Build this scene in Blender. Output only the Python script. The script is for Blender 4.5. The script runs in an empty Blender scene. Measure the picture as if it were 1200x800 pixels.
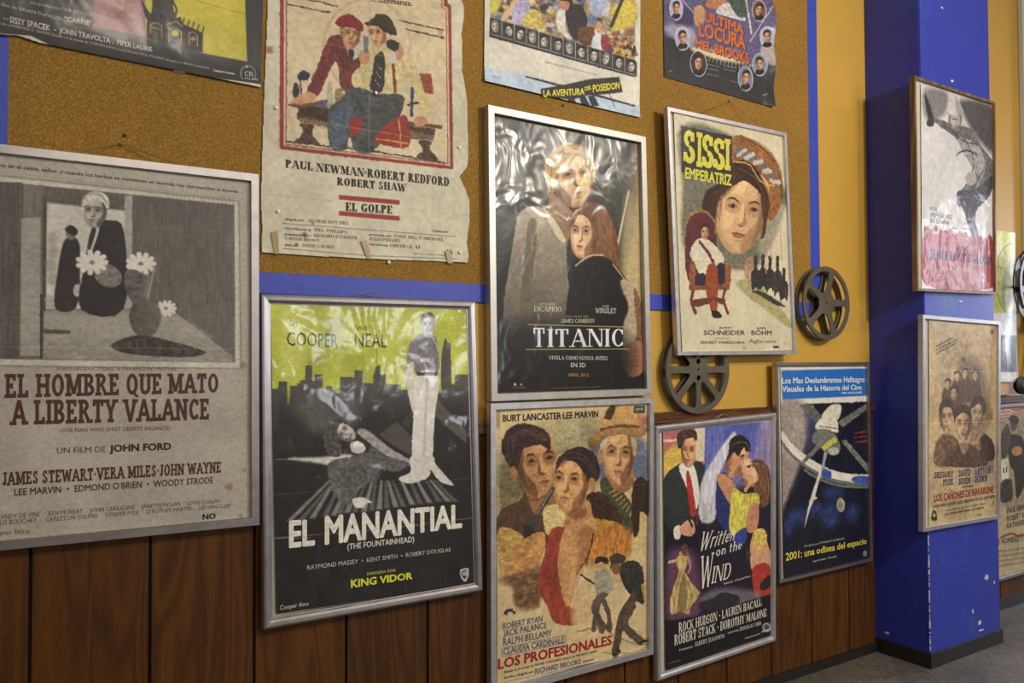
import bpy, math, random
import numpy as np
from math import sin, cos, pi, radians, sqrt, atan2
from mathutils import Matrix, Vector

SC = bpy.context.scene
COL = SC.collection

# ------------------------------------------------------------------ camera
CAM_D, CAM_H = 2.3, 1.375
FOC, YAW, PITCH, ROLL = 933.0, radians(32.49), radians(1.4593), radians(-0.2383)
_c, _s = cos(YAW), sin(YAW)
_fwd = np.array([_s * cos(PITCH), _c * cos(PITCH), sin(PITCH)])
_rt = np.array([_c, -_s, 0.0])
_up = np.cross(_rt, _fwd)
_r2 = cos(ROLL) * _rt + sin(ROLL) * _up
_u2 = -sin(ROLL) * _rt + cos(ROLL) * _up
camd = bpy.data.cameras.new('camera')
camd.sensor_width = 36.0
camd.lens = 36.0 * FOC / 1200.0
camd.clip_start = 0.02
cam = bpy.data.objects.new('camera', camd)
COL.objects.link(cam)
_m = Matrix(((_r2[0], _u2[0], -_fwd[0], 0.0), (_r2[1], _u2[1], -_fwd[1], -CAM_D), (_r2[2], _u2[2], -_fwd[2], CAM_H), (0, 0, 0, 1)))
cam.matrix_world = _m
SC.camera = cam

def at(px, y=0.0):
    """photo pixel -> (X, Z) on the plane at depth y (the wall is y = 0)"""
    d = (px[0] - 600) / FOC * _r2 - (px[1] - 400) / FOC * _u2 + _fwd
    t = (CAM_D + y) / d[1]
    return (d[0] * t, CAM_H + d[2] * t)

# ------------------------------------------------------------------ light
SC.view_settings.view_transform = 'Standard'
SC.view_settings.look = 'None'
SC.view_settings.gamma = 1.0
SC.view_settings.use_curve_mapping = False
SC.view_settings.exposure = 0.0
world = bpy.data.worlds.new('world')
world.use_nodes = True
world.node_tree.nodes['Background'].inputs[0].default_value = (0.55, 0.6, 0.75, 1)
world.node_tree.nodes['Background'].inputs[1].default_value = 0.05
SC.world = world

def lamp(name, loc, power, color, radius=0.1):
    l = bpy.data.lights.new(name, 'POINT')
    l.energy = power
    l.color = color
    l.shadow_soft_size = radius
    o = bpy.data.objects.new(name, l)
    o.location = loc
    COL.objects.link(o)
    return o

def area(name, loc, target, sx, sy, power, color):
    l = bpy.data.lights.new(name, 'AREA')
    l.shape = 'RECTANGLE'
    l.size, l.size_y = sx, sy
    l.energy = power
    l.color = color
    o = bpy.data.objects.new(name, l)
    o.location = loc
    o.rotation_euler = (Vector(target) - Vector(loc)).to_track_quat('-Z', 'Y').to_euler()
    COL.objects.link(o)
    return o

WARM = (1.0, 0.91, 0.77)
COOL = (0.80, 0.85, 1.0)
def spot(name, loc, target, power, color, angle=110, blend=0.7, radius=0.07):
    l = bpy.data.lights.new(name, 'SPOT')
    l.energy = power
    l.color = color
    l.spot_size = radians(angle)
    l.spot_blend = blend
    l.shadow_soft_size = radius
    o = bpy.data.objects.new(name, l)
    o.location = loc
    o.rotation_euler = (Vector(target) - Vector(loc)).to_track_quat('-Z', 'Y').to_euler()
    COL.objects.link(o)
    return o
spot('track_light', (2.75, -2.9, 2.75), (2.5, 0, 2.25), 150, WARM, 125, 0.8)
spot('track_light', (3.25, -2.3, 2.8), (3.3, 0, 2.3), 40, WARM, 120, 0.8, 0.06)
spot('track_light', (0.5, -2.8, 3.2), (0.3, 0, 1.9), 60, WARM, 120, 0.8)
area('ceiling_light', (1.6, -4.4, 3.6), (1.6, -3.4, 0), 1.4, 0.4, 30, WARM)
area('ceiling_light', (4.8, -3.6, 3.6), (4.6, -2.6, 0), 1.4, 0.4, 26, (1.0, 0.95, 0.9))
area('unseen_cool_light', (-2.6, -4.2, 1.8), (1.2, 0, 1.3), 1.2, 1.4, 12, COOL)  # added cool fill that tints the metal frames bluish
area('unseen_cool_light', (7.8, -0.95, 2.0), (3.6, -0.6, 0.2), 0.4, 1.5, 60, COOL)  # window light far along the wall, inferred from the pillar's floor shadow
area('unseen_cool_light', (8.1, -2.7, 2.35), (4.0, -0.3, 1.6), 0.7, 0.9, 16, COOL)  # small added panel for gloss highlights on the soldier poster
area('unseen_cool_light', (3.3, -5.7, 2.0), (2.0, 0, 1.5), 1.5, 1.1, 46, (0.9, 0.93, 1.0))  # added panel, mirrored in the lime poster's crinkles and the frames

# ------------------------------------------------------------------ helpers
def lin(c):
    c = np.asarray(c, float) / 255.0
    return np.where(c <= 0.04045, c / 12.92, ((c + 0.055) / 1.055) ** 2.4)

def rgba(c, g=1.0):
    v = np.clip(lin(c) * g, 0, 0.95)
    return (float(v[0]), float(v[1]), float(v[2]), 1.0)

def tag(o, label=None, cat=None, group=None, kind=None):
    if label: o['label'] = label
    if cat: o['category'] = cat
    if group: o['group'] = group
    if kind: o['kind'] = kind
    return o

def empty(name, loc, label=None, cat=None, group=None):
    o = bpy.data.objects.new(name, None)
    o.empty_display_size = 0.05
    o.location = loc
    COL.objects.link(o)
    return tag(o, label, cat, group)

def link_mesh(name, me, mats=(), parent=None, smooth=False):
    for m in mats:
        me.materials.append(m)
    o = bpy.data.objects.new(name, me)
    COL.objects.link(o)
    if parent is not None:
        o.parent = parent
    if smooth:
        me.shade_smooth()
    return o

class MB:
    """collects vertices and faces of one mesh"""
    def __init__(self): self.v, self.f, self.mi = [], [], []
    def add(self, vs, fs, mi=0):
        b = len(self.v)
        self.v += [tuple(map(float, p)) for p in vs]
        self.f += [tuple(b + i for i in f) for f in fs]
        self.mi += [mi] * len(fs)
    def box(self, x0, x1, y0, y1, z0, z1, mi=0, bev=0.0):
        if bev <= 0:
            vs = [(x, y, z) for z in (z0, z1) for y in (y0, y1) for x in (x0, x1)]
            self.add(vs, [(0, 2, 3, 1), (4, 5, 7, 6), (0, 1, 5, 4), (2, 6, 7, 3), (0, 4, 6, 2), (1, 3, 7, 5)], mi)
            return
        import bmesh
        bm = bmesh.new()
        bmesh.ops.create_cube(bm, size=1.0)
        for v in bm.verts:
            v.co = Vector(((x0 + x1) / 2 + v.co.x * (x1 - x0), (y0 + y1) / 2 + v.co.y * (y1 - y0), (z0 + z1) / 2 + v.co.z * (z1 - z0)))
        bmesh.ops.bevel(bm, geom=bm.edges[:], offset=bev, segments=2, affect='EDGES', profile=0.5)
        bm.verts.index_update()
        self.add([v.co[:] for v in bm.verts], [tuple(v.index for v in f.verts) for f in bm.faces], mi)
        bm.free()
    def tube(self, pts, r, n=8, mi=0, cap=True):
        P = [Vector(p) for p in pts]
        rings = []
        for i, p in enumerate(P):
            d = (P[min(i + 1, len(P) - 1)] - P[max(i - 1, 0)]).normalized()
            a = Vector((0, 0, 1)) if abs(d.z) < 0.9 else Vector((0, 1, 0))
            u = d.cross(a).normalized(); w = d.cross(u)
            rr = r[i] if isinstance(r, (list, tuple)) else r
            rings.append([p + u * (cos(2 * pi * k / n) * rr) + w * (sin(2 * pi * k / n) * rr) for k in range(n)])
        vs = [v[:] for ring in rings for v in ring]
        fs = [(i * n + k, i * n + (k + 1) % n, (i + 1) * n + (k + 1) % n, (i + 1) * n + k) for i in range(len(P) - 1) for k in range(n)]
        if cap:
            fs += [tuple(range(n))[::-1], tuple((len(P) - 1) * n + k for k in range(n))]
        self.add(vs, fs, mi)
    def lathe(self, prof, cen, axis='y', n=48, mi=0):
        """prof: list of (radius, position along axis)"""
        vs = []
        for (r, h) in prof:
            for k in range(n):
                a = 2 * pi * k / n
                if axis == 'y': vs.append((cen[0] + r * cos(a), cen[1] + h, cen[2] + r * sin(a)))
                elif axis == 'z': vs.append((cen[0] + r * cos(a), cen[1] + r * sin(a), cen[2] + h))
                else: vs.append((cen[0] + h, cen[1] + r * cos(a), cen[2] + r * sin(a)))
        fs = [(i * n + k, (i + 1) * n + k, (i + 1) * n + (k + 1) % n, i * n + (k + 1) % n) for i in range(len(prof) - 1) for k in range(n)]
        self.add(vs, fs, mi)
    def mesh(self, name, off=(0, 0, 0)):
        me = bpy.data.meshes.new(name)
        me.from_pydata([(p[0] - off[0], p[1] - off[1], p[2] - off[2]) for p in self.v], [], self.f)
        me.update()
        return me
    def build(self, name, mats, parent=None, off=(0, 0, 0), smooth=False, fix=True):
        me = self.mesh(name, off)
        if not isinstance(mats, (list, tuple)): mats = [mats]
        o = link_mesh(name, me, mats, parent)
        me.polygons.foreach_set('material_index', self.mi)
        if fix:
            import bmesh
            bm = bmesh.new(); bm.from_mesh(me)
            bmesh.ops.recalc_face_normals(bm, faces=bm.faces[:])
            bm.to_mesh(me); bm.free()
        if smooth:
            me.shade_smooth()
            try: me.set_sharp_from_angle(angle=radians(35))
            except Exception: pass
        return o

# ------------------------------------------------------------------ materials
def new_mat(name):
    m = bpy.data.materials.new(name)
    m.use_nodes = True
    nt = m.node_tree
    b = nt.nodes['Principled BSDF']
    return m, nt, b

def N(nt, typ, **kw):
    n = nt.nodes.new(typ)
    for k, v in kw.items():
        if k in ('ins',):
            for a, x in v.items(): n.inputs[a].default_value = x
        else:
            setattr(n, k, v)
    return n

def ramp(nt, stops):
    r = nt.nodes.new('ShaderNodeValToRGB')
    e = r.color_ramp.elements
    while len(e) > len(stops): e.remove(e[-1])
    while len(e) < len(stops): e.new(0.5)
    for x, (p, c) in zip(e, stops):
        x.position = p
        x.color = c if len(c) == 4 else (*c, 1)
    return r

def L(nt, a, b): nt.links.new(a, b)

def noise_bump(nt, scale, detail, strength, dist=0.01, vec=None, rough=0.5):
    t = N(nt, 'ShaderNodeTexNoise', ins={'Scale': scale, 'Detail': detail, 'Roughness': rough})
    if vec is not None: L(nt, vec, t.inputs['Vector'])
    b = N(nt, 'ShaderNodeBump', ins={'Strength': strength, 'Distance': dist})
    L(nt, t.outputs[0], b.inputs['Height'])
    return b, t

def mat_paint(name, c, g=1.0, rough=0.6, var=0.12, scale=3.0, bump=0.15, chips=None, stain=None):
    m, nt, b = new_mat(name)
    tc = N(nt, 'ShaderNodeTexCoord')
    n1 = N(nt, 'ShaderNodeTexNoise', ins={'Scale': scale, 'Detail': 6.0, 'Roughness': 0.65})
    L(nt, tc.outputs['Object'], n1.inputs['Vector'])
    a = np.array(rgba(c, g)[:3])
    r = ramp(nt, [(0.3, tuple(a * (1 - var))), (0.7, tuple(np.clip(a * (1 + var), 0, 1)))])
    L(nt, n1.outputs[0], r.inputs[0])
    out = r.outputs[0]
    if stain is not None:
        n3 = N(nt, 'ShaderNodeTexNoise', ins={'Scale': stain[1], 'Detail': 3.0})
        L(nt, tc.outputs['Object'], n3.inputs['Vector'])
        r3 = ramp(nt, [(stain[2], (0, 0, 0)), (stain[2] + 0.12, (1, 1, 1))])
        L(nt, n3.outputs[0], r3.inputs[0])
        mx = N(nt, 'ShaderNodeMix', data_type='RGBA')
        mf = N(nt, 'ShaderNodeMath', operation='MULTIPLY', ins={1: stain[3]})
        L(nt, r3.outputs[0], mf.inputs[0]); L(nt, mf.outputs[0], mx.inputs[0])
        L(nt, out, mx.inputs[6]); mx.inputs[7].default_value = rgba(stain[0])
        out = mx.outputs[2]
    if chips is not None:
        n2 = N(nt, 'ShaderNodeTexNoise', ins={'Scale': chips[1], 'Detail': 4.0, 'Roughness': 0.6})
        L(nt, tc.outputs['Object'], n2.inputs['Vector'])
        r2 = ramp(nt, [(chips[2], (0, 0, 0)), (chips[2] + 0.01, (1, 1, 1))])
        L(nt, n2.outputs[0], r2.inputs[0])
        mx = N(nt, 'ShaderNodeMix', data_type='RGBA')
        L(nt, r2.outputs[0], mx.inputs[0]); L(nt, out, mx.inputs[6]); mx.inputs[7].default_value = rgba(chips[0])
        out = mx.outputs[2]
    L(nt, out, b.inputs['Base Color'])
    b.inputs['Roughness'].default_value = rough
    bp, _ = noise_bump(nt, 45.0, 6.0, bump, 0.01, tc.outputs['Object'])
    L(nt, bp.outputs[0], b.inputs['Normal'])
    return m

def mat_cork():
    m, nt, b = new_mat('cork')
    tc = N(nt, 'ShaderNodeTexCoord')
    v = N(nt, 'ShaderNodeTexVoronoi', ins={'Scale': 380.0, 'Randomness': 1.0})
    n = N(nt, 'ShaderNodeTexNoise', ins={'Scale': 210.0, 'Detail': 6.0, 'Roughness': 0.7})
    big = N(nt, 'ShaderNodeTexNoise', ins={'Scale': 2.0, 'Detail': 3.0})
    for x in (v, n, big): L(nt, tc.outputs['Object'], x.inputs['Vector'])
    r1 = ramp(nt, [(0.3, rgba((114, 80, 23))), (0.5, rgba((147, 108, 34))), (0.7, rgba((188, 148, 70)))])
    L(nt, n.outputs[0], r1.inputs[0])
    sep = N(nt, 'ShaderNodeSeparateColor'); L(nt, v.outputs['Color'], sep.inputs[0])
    r2 = ramp(nt, [(0.0, (0.78, 0.75, 0.7)), (0.25, (0.96, 0.96, 0.96)), (1, (1.08, 1.07, 1.04))])
    L(nt, sep.outputs[0], r2.inputs[0])
    mx = N(nt, 'ShaderNodeMix', data_type='RGBA', blend_type='MULTIPLY'); mx.inputs[0].default_value = 1
    L(nt, r1.outputs[0], mx.inputs[6]); L(nt, r2.outputs[0], mx.inputs[7])
    r3 = ramp(nt, [(0.3, (0.86, 0.86, 0.86)), (0.7, (1.1, 1.1, 1.1))]); L(nt, big.outputs[0], r3.inputs[0])
    m2 = N(nt, 'ShaderNodeMix', data_type='RGBA', blend_type='MULTIPLY'); m2.inputs[0].default_value = 1
    L(nt, mx.outputs[2], m2.inputs[6]); L(nt, r3.outputs[0], m2.inputs[7])
    L(nt, m2.outputs[2], b.inputs['Base Color'])
    b.inputs['Roughness'].default_value = 0.85
    bp = N(nt, 'ShaderNodeBump', ins={'Strength': 0.4, 'Distance': 0.002})
    L(nt, n.outputs[0], bp.inputs['Height']); L(nt, bp.outputs[0], b.inputs['Normal'])
    return m

def mat_wood(name, dark, mid, light, rough=0.35, coat=0.3, horizontal=False, seed=0.0, joints=False):
    m, nt, b = new_mat(name)
    tc = N(nt, 'ShaderNodeTexCoord')
    mp = N(nt, 'ShaderNodeMapping')
    mp.inputs['Scale'].default_value = (1.0, 1.0, 0.09) if not horizontal else (0.09, 1.0, 1.0)
    mp.inputs['Location'].default_value = (seed, seed * 2, seed)
    L(nt, tc.outputs['Object'], mp.inputs['Vector'])
    at_ = N(nt, 'ShaderNodeAttribute', attribute_name='plank')
    add = N(nt, 'ShaderNodeVectorMath', operation='ADD')
    L(nt, mp.outputs[0], add.inputs[0]); L(nt, at_.outputs['Vector'], add.inputs[1])
    n1 = N(nt, 'ShaderNodeTexNoise', ins={'Scale': 7.0, 'Detail': 2.0, 'Distortion': 0.6})
    L(nt, add.outputs[0], n1.inputs['Vector'])
    mul = N(nt, 'ShaderNodeMath', operation='MULTIPLY', ins={1: 22.0}); L(nt, n1.outputs[0], mul.inputs[0])
    fr = N(nt, 'ShaderNodeMath', operation='PINGPONG', ins={1: 1.0}); L(nt, mul.outputs[0], fr.inputs[0])
    n2 = N(nt, 'ShaderNodeTexNoise', ins={'Scale': 190.0, 'Detail': 3.0, 'Roughness': 0.7}); L(nt, add.outputs[0], n2.inputs['Vector'])
    mx = N(nt, 'ShaderNodeMix', data_type='FLOAT'); mx.inputs[0].default_value = 0.62
    L(nt, fr.outputs[0], mx.inputs[2]); L(nt, n2.outputs[0], mx.inputs[3])
    r = ramp(nt, [(0.2, rgba(dark)), (0.5, rgba(mid)), (0.8, rgba(light))])
    L(nt, mx.outputs[0], r.inputs[0])
    hv = N(nt, 'ShaderNodeHueSaturation'); L(nt, r.outputs[0], hv.inputs['Color'])
    vv = N(nt, 'ShaderNodeMapRange', ins={1: 0.0, 2: 10.0, 3: 0.85, 4: 1.15}); L(nt, at_.outputs['Fac'], vv.inputs[0]); L(nt, vv.outputs[0], hv.inputs['Value'])
    L(nt, hv.outputs[0], b.inputs['Base Color'])
    b.inputs['Roughness'].default_value = rough
    b.inputs['Coat Weight'].default_value = coat
    b.inputs['Coat Roughness'].default_value = 0.25
    b.inputs['Specular IOR Level'].default_value = 0.3
    bp = N(nt, 'ShaderNodeBump', ins={'Strength': 0.08, 'Distance': 0.002}); L(nt, n2.outputs[0], bp.inputs['Height']); L(nt, bp.outputs[0], b.inputs['Normal'])
    return m

def mat_metal(name, c, rough=0.3, metallic=1.0, scratch=0.3, scale=40.0):
    m, nt, b = new_mat(name)
    tc = N(nt, 'ShaderNodeTexCoord')
    n1 = N(nt, 'ShaderNodeTexNoise', ins={'Scale': scale, 'Detail': 5.0, 'Roughness': 0.6}); L(nt, tc.outputs['Object'], n1.inputs['Vector'])
    a = np.array(rgba(c)[:3])
    r = ramp(nt, [(0.3, tuple(a * 0.92)), (0.65, tuple(np.clip(a * 1.08, 0, 1)))]); L(nt, n1.outputs[0], r.inputs[0])
    L(nt, r.outputs[0], b.inputs['Base Color'])
    rr = N(nt, 'ShaderNodeMapRange', ins={1: 0.3, 2: 0.7, 3: rough * 0.9, 4: rough * 1.15}); L(nt, n1.outputs[0], rr.inputs[0])
    L(nt, rr.outputs[0], b.inputs['Roughness'])
    b.inputs['Metallic'].default_value = metallic
    bp, _ = noise_bump(nt, 14.0, 4.0, scratch, 0.004, tc.outputs['Object'])
    L(nt, bp.outputs[0], b.inputs['Normal'])
    return m

def mat_plain(name, c, rough=0.5, metallic=0.0, g=1.0):
    m, nt, b = new_mat(name)
    tc = N(nt, 'ShaderNodeTexCoord')
    n1 = N(nt, 'ShaderNodeTexNoise', ins={'Scale': 60.0, 'Detail': 4.0}); L(nt, tc.outputs['Object'], n1.inputs['Vector'])
    a = np.array(rgba(c, g)[:3])
    r = ramp(nt, [(0.3, tuple(a * 0.88)), (0.7, tuple(np.clip(a * 1.08, 0, 1)))]); L(nt, n1.outputs[0], r.inputs[0])
    L(nt, r.outputs[0], b.inputs['Base Color'])
    b.inputs['Roughness'].default_value = rough
    b.inputs['Metallic'].default_value = metallic
    return m

# crumple: (scale of creases, strength), film: coat weight, film roughness
PRINT = {
    'matte':  dict(rough=0.7, coat=0.0, crough=0.3, s1=9.0, b1=0.10, s2=40.0, b2=0.05),
    'satin':  dict(rough=0.5, coat=0.35, crough=0.22, s1=6.0, b1=0.16, s2=28.0, b2=0.06),
    'gloss':  dict(rough=0.45, coat=0.8, crough=0.16, s1=5.0, b1=0.22, s2=16.0, b2=0.05),
    'foil':   dict(rough=0.4, coat=1.0, crough=0.14, s1=7.0, b1=0.36, s2=19.0, b2=0.16),
    'film':   dict(rough=0.4, coat=0.75, crough=0.17, s1=9.0, b1=0.20, s2=14.0, b2=0.03),
}
_pm = {}
def print_mat(style, color=None):
    """printed paper: colour from the ink attribute of the sheet, or one flat ink"""
    key = (style, None if color is None else tuple(np.round(color, 4)))
    if key in _pm: return _pm[key]
    p = PRINT[style]
    m, nt, b = new_mat('printed_paper' if color is None else 'ink')
    tc = N(nt, 'ShaderNodeTexCoord')
    if color is None:
        a = N(nt, 'ShaderNodeAttribute', attribute_name='ink')
        L(nt, a.outputs['Color'], b.inputs['Base Color'])
    else:
        n0 = N(nt, 'ShaderNodeTexNoise', ins={'Scale': 90.0, 'Detail': 5.0}); L(nt, tc.outputs['Object'], n0.inputs['Vector'])
        cc = np.array(color[:3])
        r = ramp(nt, [(0.35, tuple(np.clip(cc * 0.8 + 0.012, 0, 1))), (0.65, tuple(np.clip(cc * 1.12, 0, 1)))])
        L(nt, n0.outputs[0], r.inputs[0]); L(nt, r.outputs[0], b.inputs['Base Color'])
    b.inputs['Roughness'].default_value = p['rough']
    mp = N(nt, 'ShaderNodeMapping'); mp.inputs['Scale'].default_value = (1.0, 1.0, 0.8)
    L(nt, tc.outputs['Object'], mp.inputs['Vector'])
    n1 = N(nt, 'ShaderNodeTexNoise', ins={'Scale': p['s1'], 'Detail': 2.0, 'Roughness': 0.45, 'Distortion': 0.6})
    n2 = N(nt, 'ShaderNodeTexNoise', ins={'Scale': p['s2'], 'Detail': 2.0, 'Roughness': 0.5, 'Distortion': 0.4})
    for x in (n1, n2): L(nt, mp.outputs[0], x.inputs['Vector'])
    b1 = N(nt, 'ShaderNodeBump', ins={'Strength': p['b1'], 'Distance': 0.05}); L(nt, n1.outputs[0], b1.inputs['Height'])
    b2 = N(nt, 'ShaderNodeBump', ins={'Strength': p['b2'], 'Distance': 0.012}); L(nt, n2.outputs[0], b2.inputs['Height']); L(nt, b1.outputs[0], b2.inputs['Normal'])
    if p['coat'] > 0:
        b.inputs['Coat Weight'].default_value = p['coat']
        b.inputs['Coat Roughness'].default_value = p['crough']
        L(nt, b2.outputs[0], b.inputs['Coat Normal'])
        b.inputs['Specular IOR Level'].default_value = 0.25
        b3 = N(nt, 'ShaderNodeBump', ins={'Strength': p['b1'] * 0.25, 'Distance': 0.008}); L(nt, n1.outputs[0], b3.inputs['Height'])
        L(nt, b3.outputs[0], b.inputs['Normal'])
    else:
        L(nt, b2.outputs[0], b.inputs['Normal'])
    _pm[key] = m
    return m

M = {}
M['yellow'] = mat_paint('yellow_wall_paint', (203, 159, 66), 1.0, 0.55, 0.06, 2.0, 0.12)
M['blue'] = mat_paint('blue_strip_paint', (56, 74, 184), 1.0, 0.5, 0.06, 8.0, 0.1)
M['pillar'] = mat_paint('blue_pillar_paint', (48, 60, 168), 1.0, 0.45, 0.08, 5.0, 0.12, chips=((205, 200, 190), 9.0, 0.775), stain=((40, 120, 150), 2.2, 0.62, 0.5))
M['cork'] = mat_cork()
M['panel'] = mat_wood('brown_veneer', (62, 35, 9), (86, 50, 13), (102, 62, 19), 0.5, 0.06)
M['rail'] = mat_wood('rail_wood', (62, 36, 20), (94, 57, 34), (118, 76, 48), 0.4, 0.2, horizontal=True, seed=3.0)
M['gap'] = mat_plain('groove_shadow_black', (22, 14, 8), 0.8)
M['alu'] = mat_metal('aluminium', (176, 170, 170), 0.36, 0.9, 0.10, 30.0)
M['alu_matt'] = mat_metal('satin_aluminium', (186, 183, 176), 0.42, 0.65, 0.05, 30.0)
M['alu_dull'] = mat_metal('dull_aluminium', (200, 197, 200), 0.40, 0.75, 0.08, 30.0)
M['brass_wood'] = mat_wood('thin_frame_wood', (80, 58, 36), (128, 100, 66), (158, 130, 92), 0.45, 0.2, seed=7.0)
M['board'] = mat_plain('backing_board', (196, 190, 172), 0.8)
M['board_tan'] = mat_plain('tan_backing_board', (186, 140, 66), 0.8)
M['board_blue'] = mat_plain('blue_backing_board', (70, 84, 150), 0.7)
M['reel'] = mat_metal('grey_reel_enamel', (104, 98, 84), 0.42, 0.35, 0.05, 20.0)
M['reel_dark'] = mat_plain('black_reel_enamel', (28, 26, 24), 0.3)
M['steel'] = mat_metal('steel', (190, 188, 184), 0.25, 1.0, 0.02)
M['wire'] = mat_metal('steel_wire', (168, 150, 120), 0.35, 0.8, 0.02)
M['pin'] = mat_plain('white_pin_plastic', (236, 232, 222), 0.3)
M['black'] = mat_plain('black_plastic', (20, 19, 20), 0.35)
M['tape'] = mat_plain('old_sticky_tape', (168, 142, 86), 0.35)
M['skirt'] = mat_plain('black_skirting', (38, 36, 34), 0.35)
M['cream'] = mat_paint('cream_paint', (196, 188, 168), 1.0, 0.5, 0.05, 3.0, 0.05)

# ------------------------------------------------------------------ the room
PIL_X0, PIL_X1, PIL_Y = 3.495, 4.105, -0.274
PITCH_P = 0.2695
def structure(o): return tag(o, kind='structure')

b = MB(); b.box(-3.2, 8.2, 0.0, 0.2, 0.0, 3.9); structure(b.build('wall_back', M['yellow']))
b = MB(); b.box(-3.4, -3.2, -5.8, 0.2, 0, 3.9); structure(b.build('wall_left', M['cream']))
b = MB(); b.box(8.2, 8.4, -5.8, 0.2, 0, 3.9); structure(b.build('wall_right', M['cream']))
b = MB(); b.box(-3.4, 8.4, -6.0, -5.8, 0, 3.9); structure(b.build('wall_front', M['cream']))
b = MB(); b.box(-3.4, 8.4, -6.0, 0.2, 3.9, 4.0); structure(b.build('ceiling', M['cream']))

# floor: worn grey terrazzo
m, nt, bs = new_mat('grey_terrazzo')
tc = N(nt, 'ShaderNodeTexCoord')
n1 = N(nt, 'ShaderNodeTexNoise', ins={'Scale': 2.2, 'Detail': 8.0, 'Roughness': 0.7})
n2 = N(nt, 'ShaderNodeTexNoise', ins={'Scale': 34.0, 'Detail': 6.0, 'Roughness': 0.75})
v1 = N(nt, 'ShaderNodeTexVoronoi', ins={'Scale': 75.0})
for x in (n1, n2, v1): L(nt, tc.outputs['Object'], x.inputs['Vector'])
mx = N(nt, 'ShaderNodeMix', data_type='FLOAT'); mx.inputs[0].default_value = 0.45
L(nt, n1.outputs[0], mx.inputs[2]); L(nt, n2.outputs[0], mx.inputs[3])
r = ramp(nt, [(0.36, rgba((70, 65, 58))), (0.5, rgba((106, 100, 92))), (0.64, rgba((134, 128, 119)))])
L(nt, mx.outputs[0], r.inputs[0])
sp = N(nt, 'ShaderNodeSeparateColor'); L(nt, v1.outputs['Color'], sp.inputs[0])
r2 = ramp(nt, [(0.0, (0.6, 0.58, 0.55)), (0.12, (0.95, 0.95, 0.95)), (1, (1.1, 1.1, 1.1))]); L(nt, sp.outputs[0], r2.inputs[0])
mm = N(nt, 'ShaderNodeMix', data_type='RGBA', blend_type='MULTIPLY'); mm.inputs[0].default_value = 1
L(nt, r.outputs[0], mm.inputs[6]); L(nt, r2.outputs[0], mm.inputs[7]); L(nt, mm.outputs[2], bs.inputs['Base Color'])
bs.inputs['Roughness'].default_value = 0.5
b = MB(); b.box(-3.4, 8.4, -6.0, 0.2, -0.1, 0.0); structure(b.build('floor', m))

# wood panelling: one board beside the other with a dark groove between
def panelling(name, x0, x1):
    b = MB()
    b.box(x0, x1, -0.004, 0.0, 0.04, 1.14, 1)
    pl = []
    k0 = math.floor((x0 - 0.0575) / PITCH_P)
    k = k0
    random.seed(5)
    while 0.0575 + k * PITCH_P < x1:
        a = max(x0, 0.0575 + k * PITCH_P + 0.0035); c = min(x1, 0.0575 + (k + 1) * PITCH_P - 0.0035)
        if c - a > 0.01:
            n0 = len(b.v)
            b.box(a, c, -0.014, -0.001, 0.04, 1.14, 0, 0.0025)
            pl.append((n0, len(b.v), random.uniform(0, 10)))
        k += 1
    o = structure(b.build(name, [M['panel'], M['gap']]))
    at_ = o.data.attributes.new('plank', 'FLOAT', 'POINT')
    vals = np.zeros(len(o.data.vertices), np.float32)
    for i, j, v in pl: vals[i:j] = v
    at_.data.foreach_set('value', vals)
panelling('trim_1_wood_panelling', -3.2, PIL_X0)
panelling('trim_2_wood_panelling', PIL_X1, 8.2)
for i, (x0, x1) in enumerate(((-3.2, PIL_X0), (PIL_X1, 8.2))):
    b = MB(); b.box(x0, x1, -0.026, 0.0, 1.136, 1.178, 0, 0.003); structure(b.build('trim_%d_dado_rail' % (i + 3), M['rail']))
b = MB(); b.box(-3.2, PIL_X0, -0.022, 0, 0, 0.04, 0, 0.002); structure(b.build('baseboard_left', M['skirt']))
b = MB(); b.box(PIL_X1, 8.2, -0.022, 0, 0, 0.06, 0, 0.002); structure(b.build('baseboard_right', M['skirt']))

# blue pillar with chipped corner
import bmesh
bm = bmesh.new()
bmesh.ops.create_cube(bm, size=1.0)
for v in bm.verts:
    v.co = Vector(((PIL_X0 + PIL_X1) / 2 + v.co.x * (PIL_X1 - PIL_X0), PIL_Y / 2 + v.co.y * -PIL_Y, 1.95 + v.co.z * 3.9))
vert_e = [e for e in bm.edges if abs(e.verts[0].co.z - e.verts[1].co.z) > 1]
bmesh.ops.bevel(bm, geom=vert_e, offset=0.004, segments=2, affect='EDGES')
me = bpy.data.meshes.new('pillar'); bm.to_mesh(me); bm.free()
pillar = structure(link_mesh('pillar', me, [M['pillar']]))
b = MB()
b.box(PIL_X0 - 0.008, PIL_X1 + 0.008, PIL_Y - 0.009, 0, 0, 0.066, 0, 0.002)
structure(b.build('baseboard_pillar', M['skirt']))
# bare plaster where the corner and the face are chipped
def blob(cx, cz, rx, rz, seed, n=14):
    random.seed(seed)
    return [(cx + rx * cos(2 * pi * k / n) * random.uniform(0.55, 1.15), cz + rz * sin(2 * pi * k / n) * random.uniform(0.55, 1.15)) for k in range(n)]
pl = mat_plain('bare_plaster', (214, 208, 196), 0.8)
chips = [at((1156, 676), PIL_Y) + (.020, .016), at((1165, 682), PIL_Y) + (.008, .008), at((1148, 729), PIL_Y) + (.018, .015), at((1140, 716), PIL_Y) + (.010, .012),
         at((1150, 738), PIL_Y) + (.03, .006), at((1104, 9), PIL_Y) + (.012, .006), at((1116, 95), PIL_Y) + (.012, .008), at((1126, 353), PIL_Y) + (.02, .006)]
b = MB()
for i, (cx, cz, rx, rz) in enumerate(chips):
    P = blob(cx, cz, rx, rz, 40 + i)
    b.add([(x, PIL_Y - 0.0006, z) for x, z in P], [tuple(range(len(P)))])
random.seed(12)
z = 0.08
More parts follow.
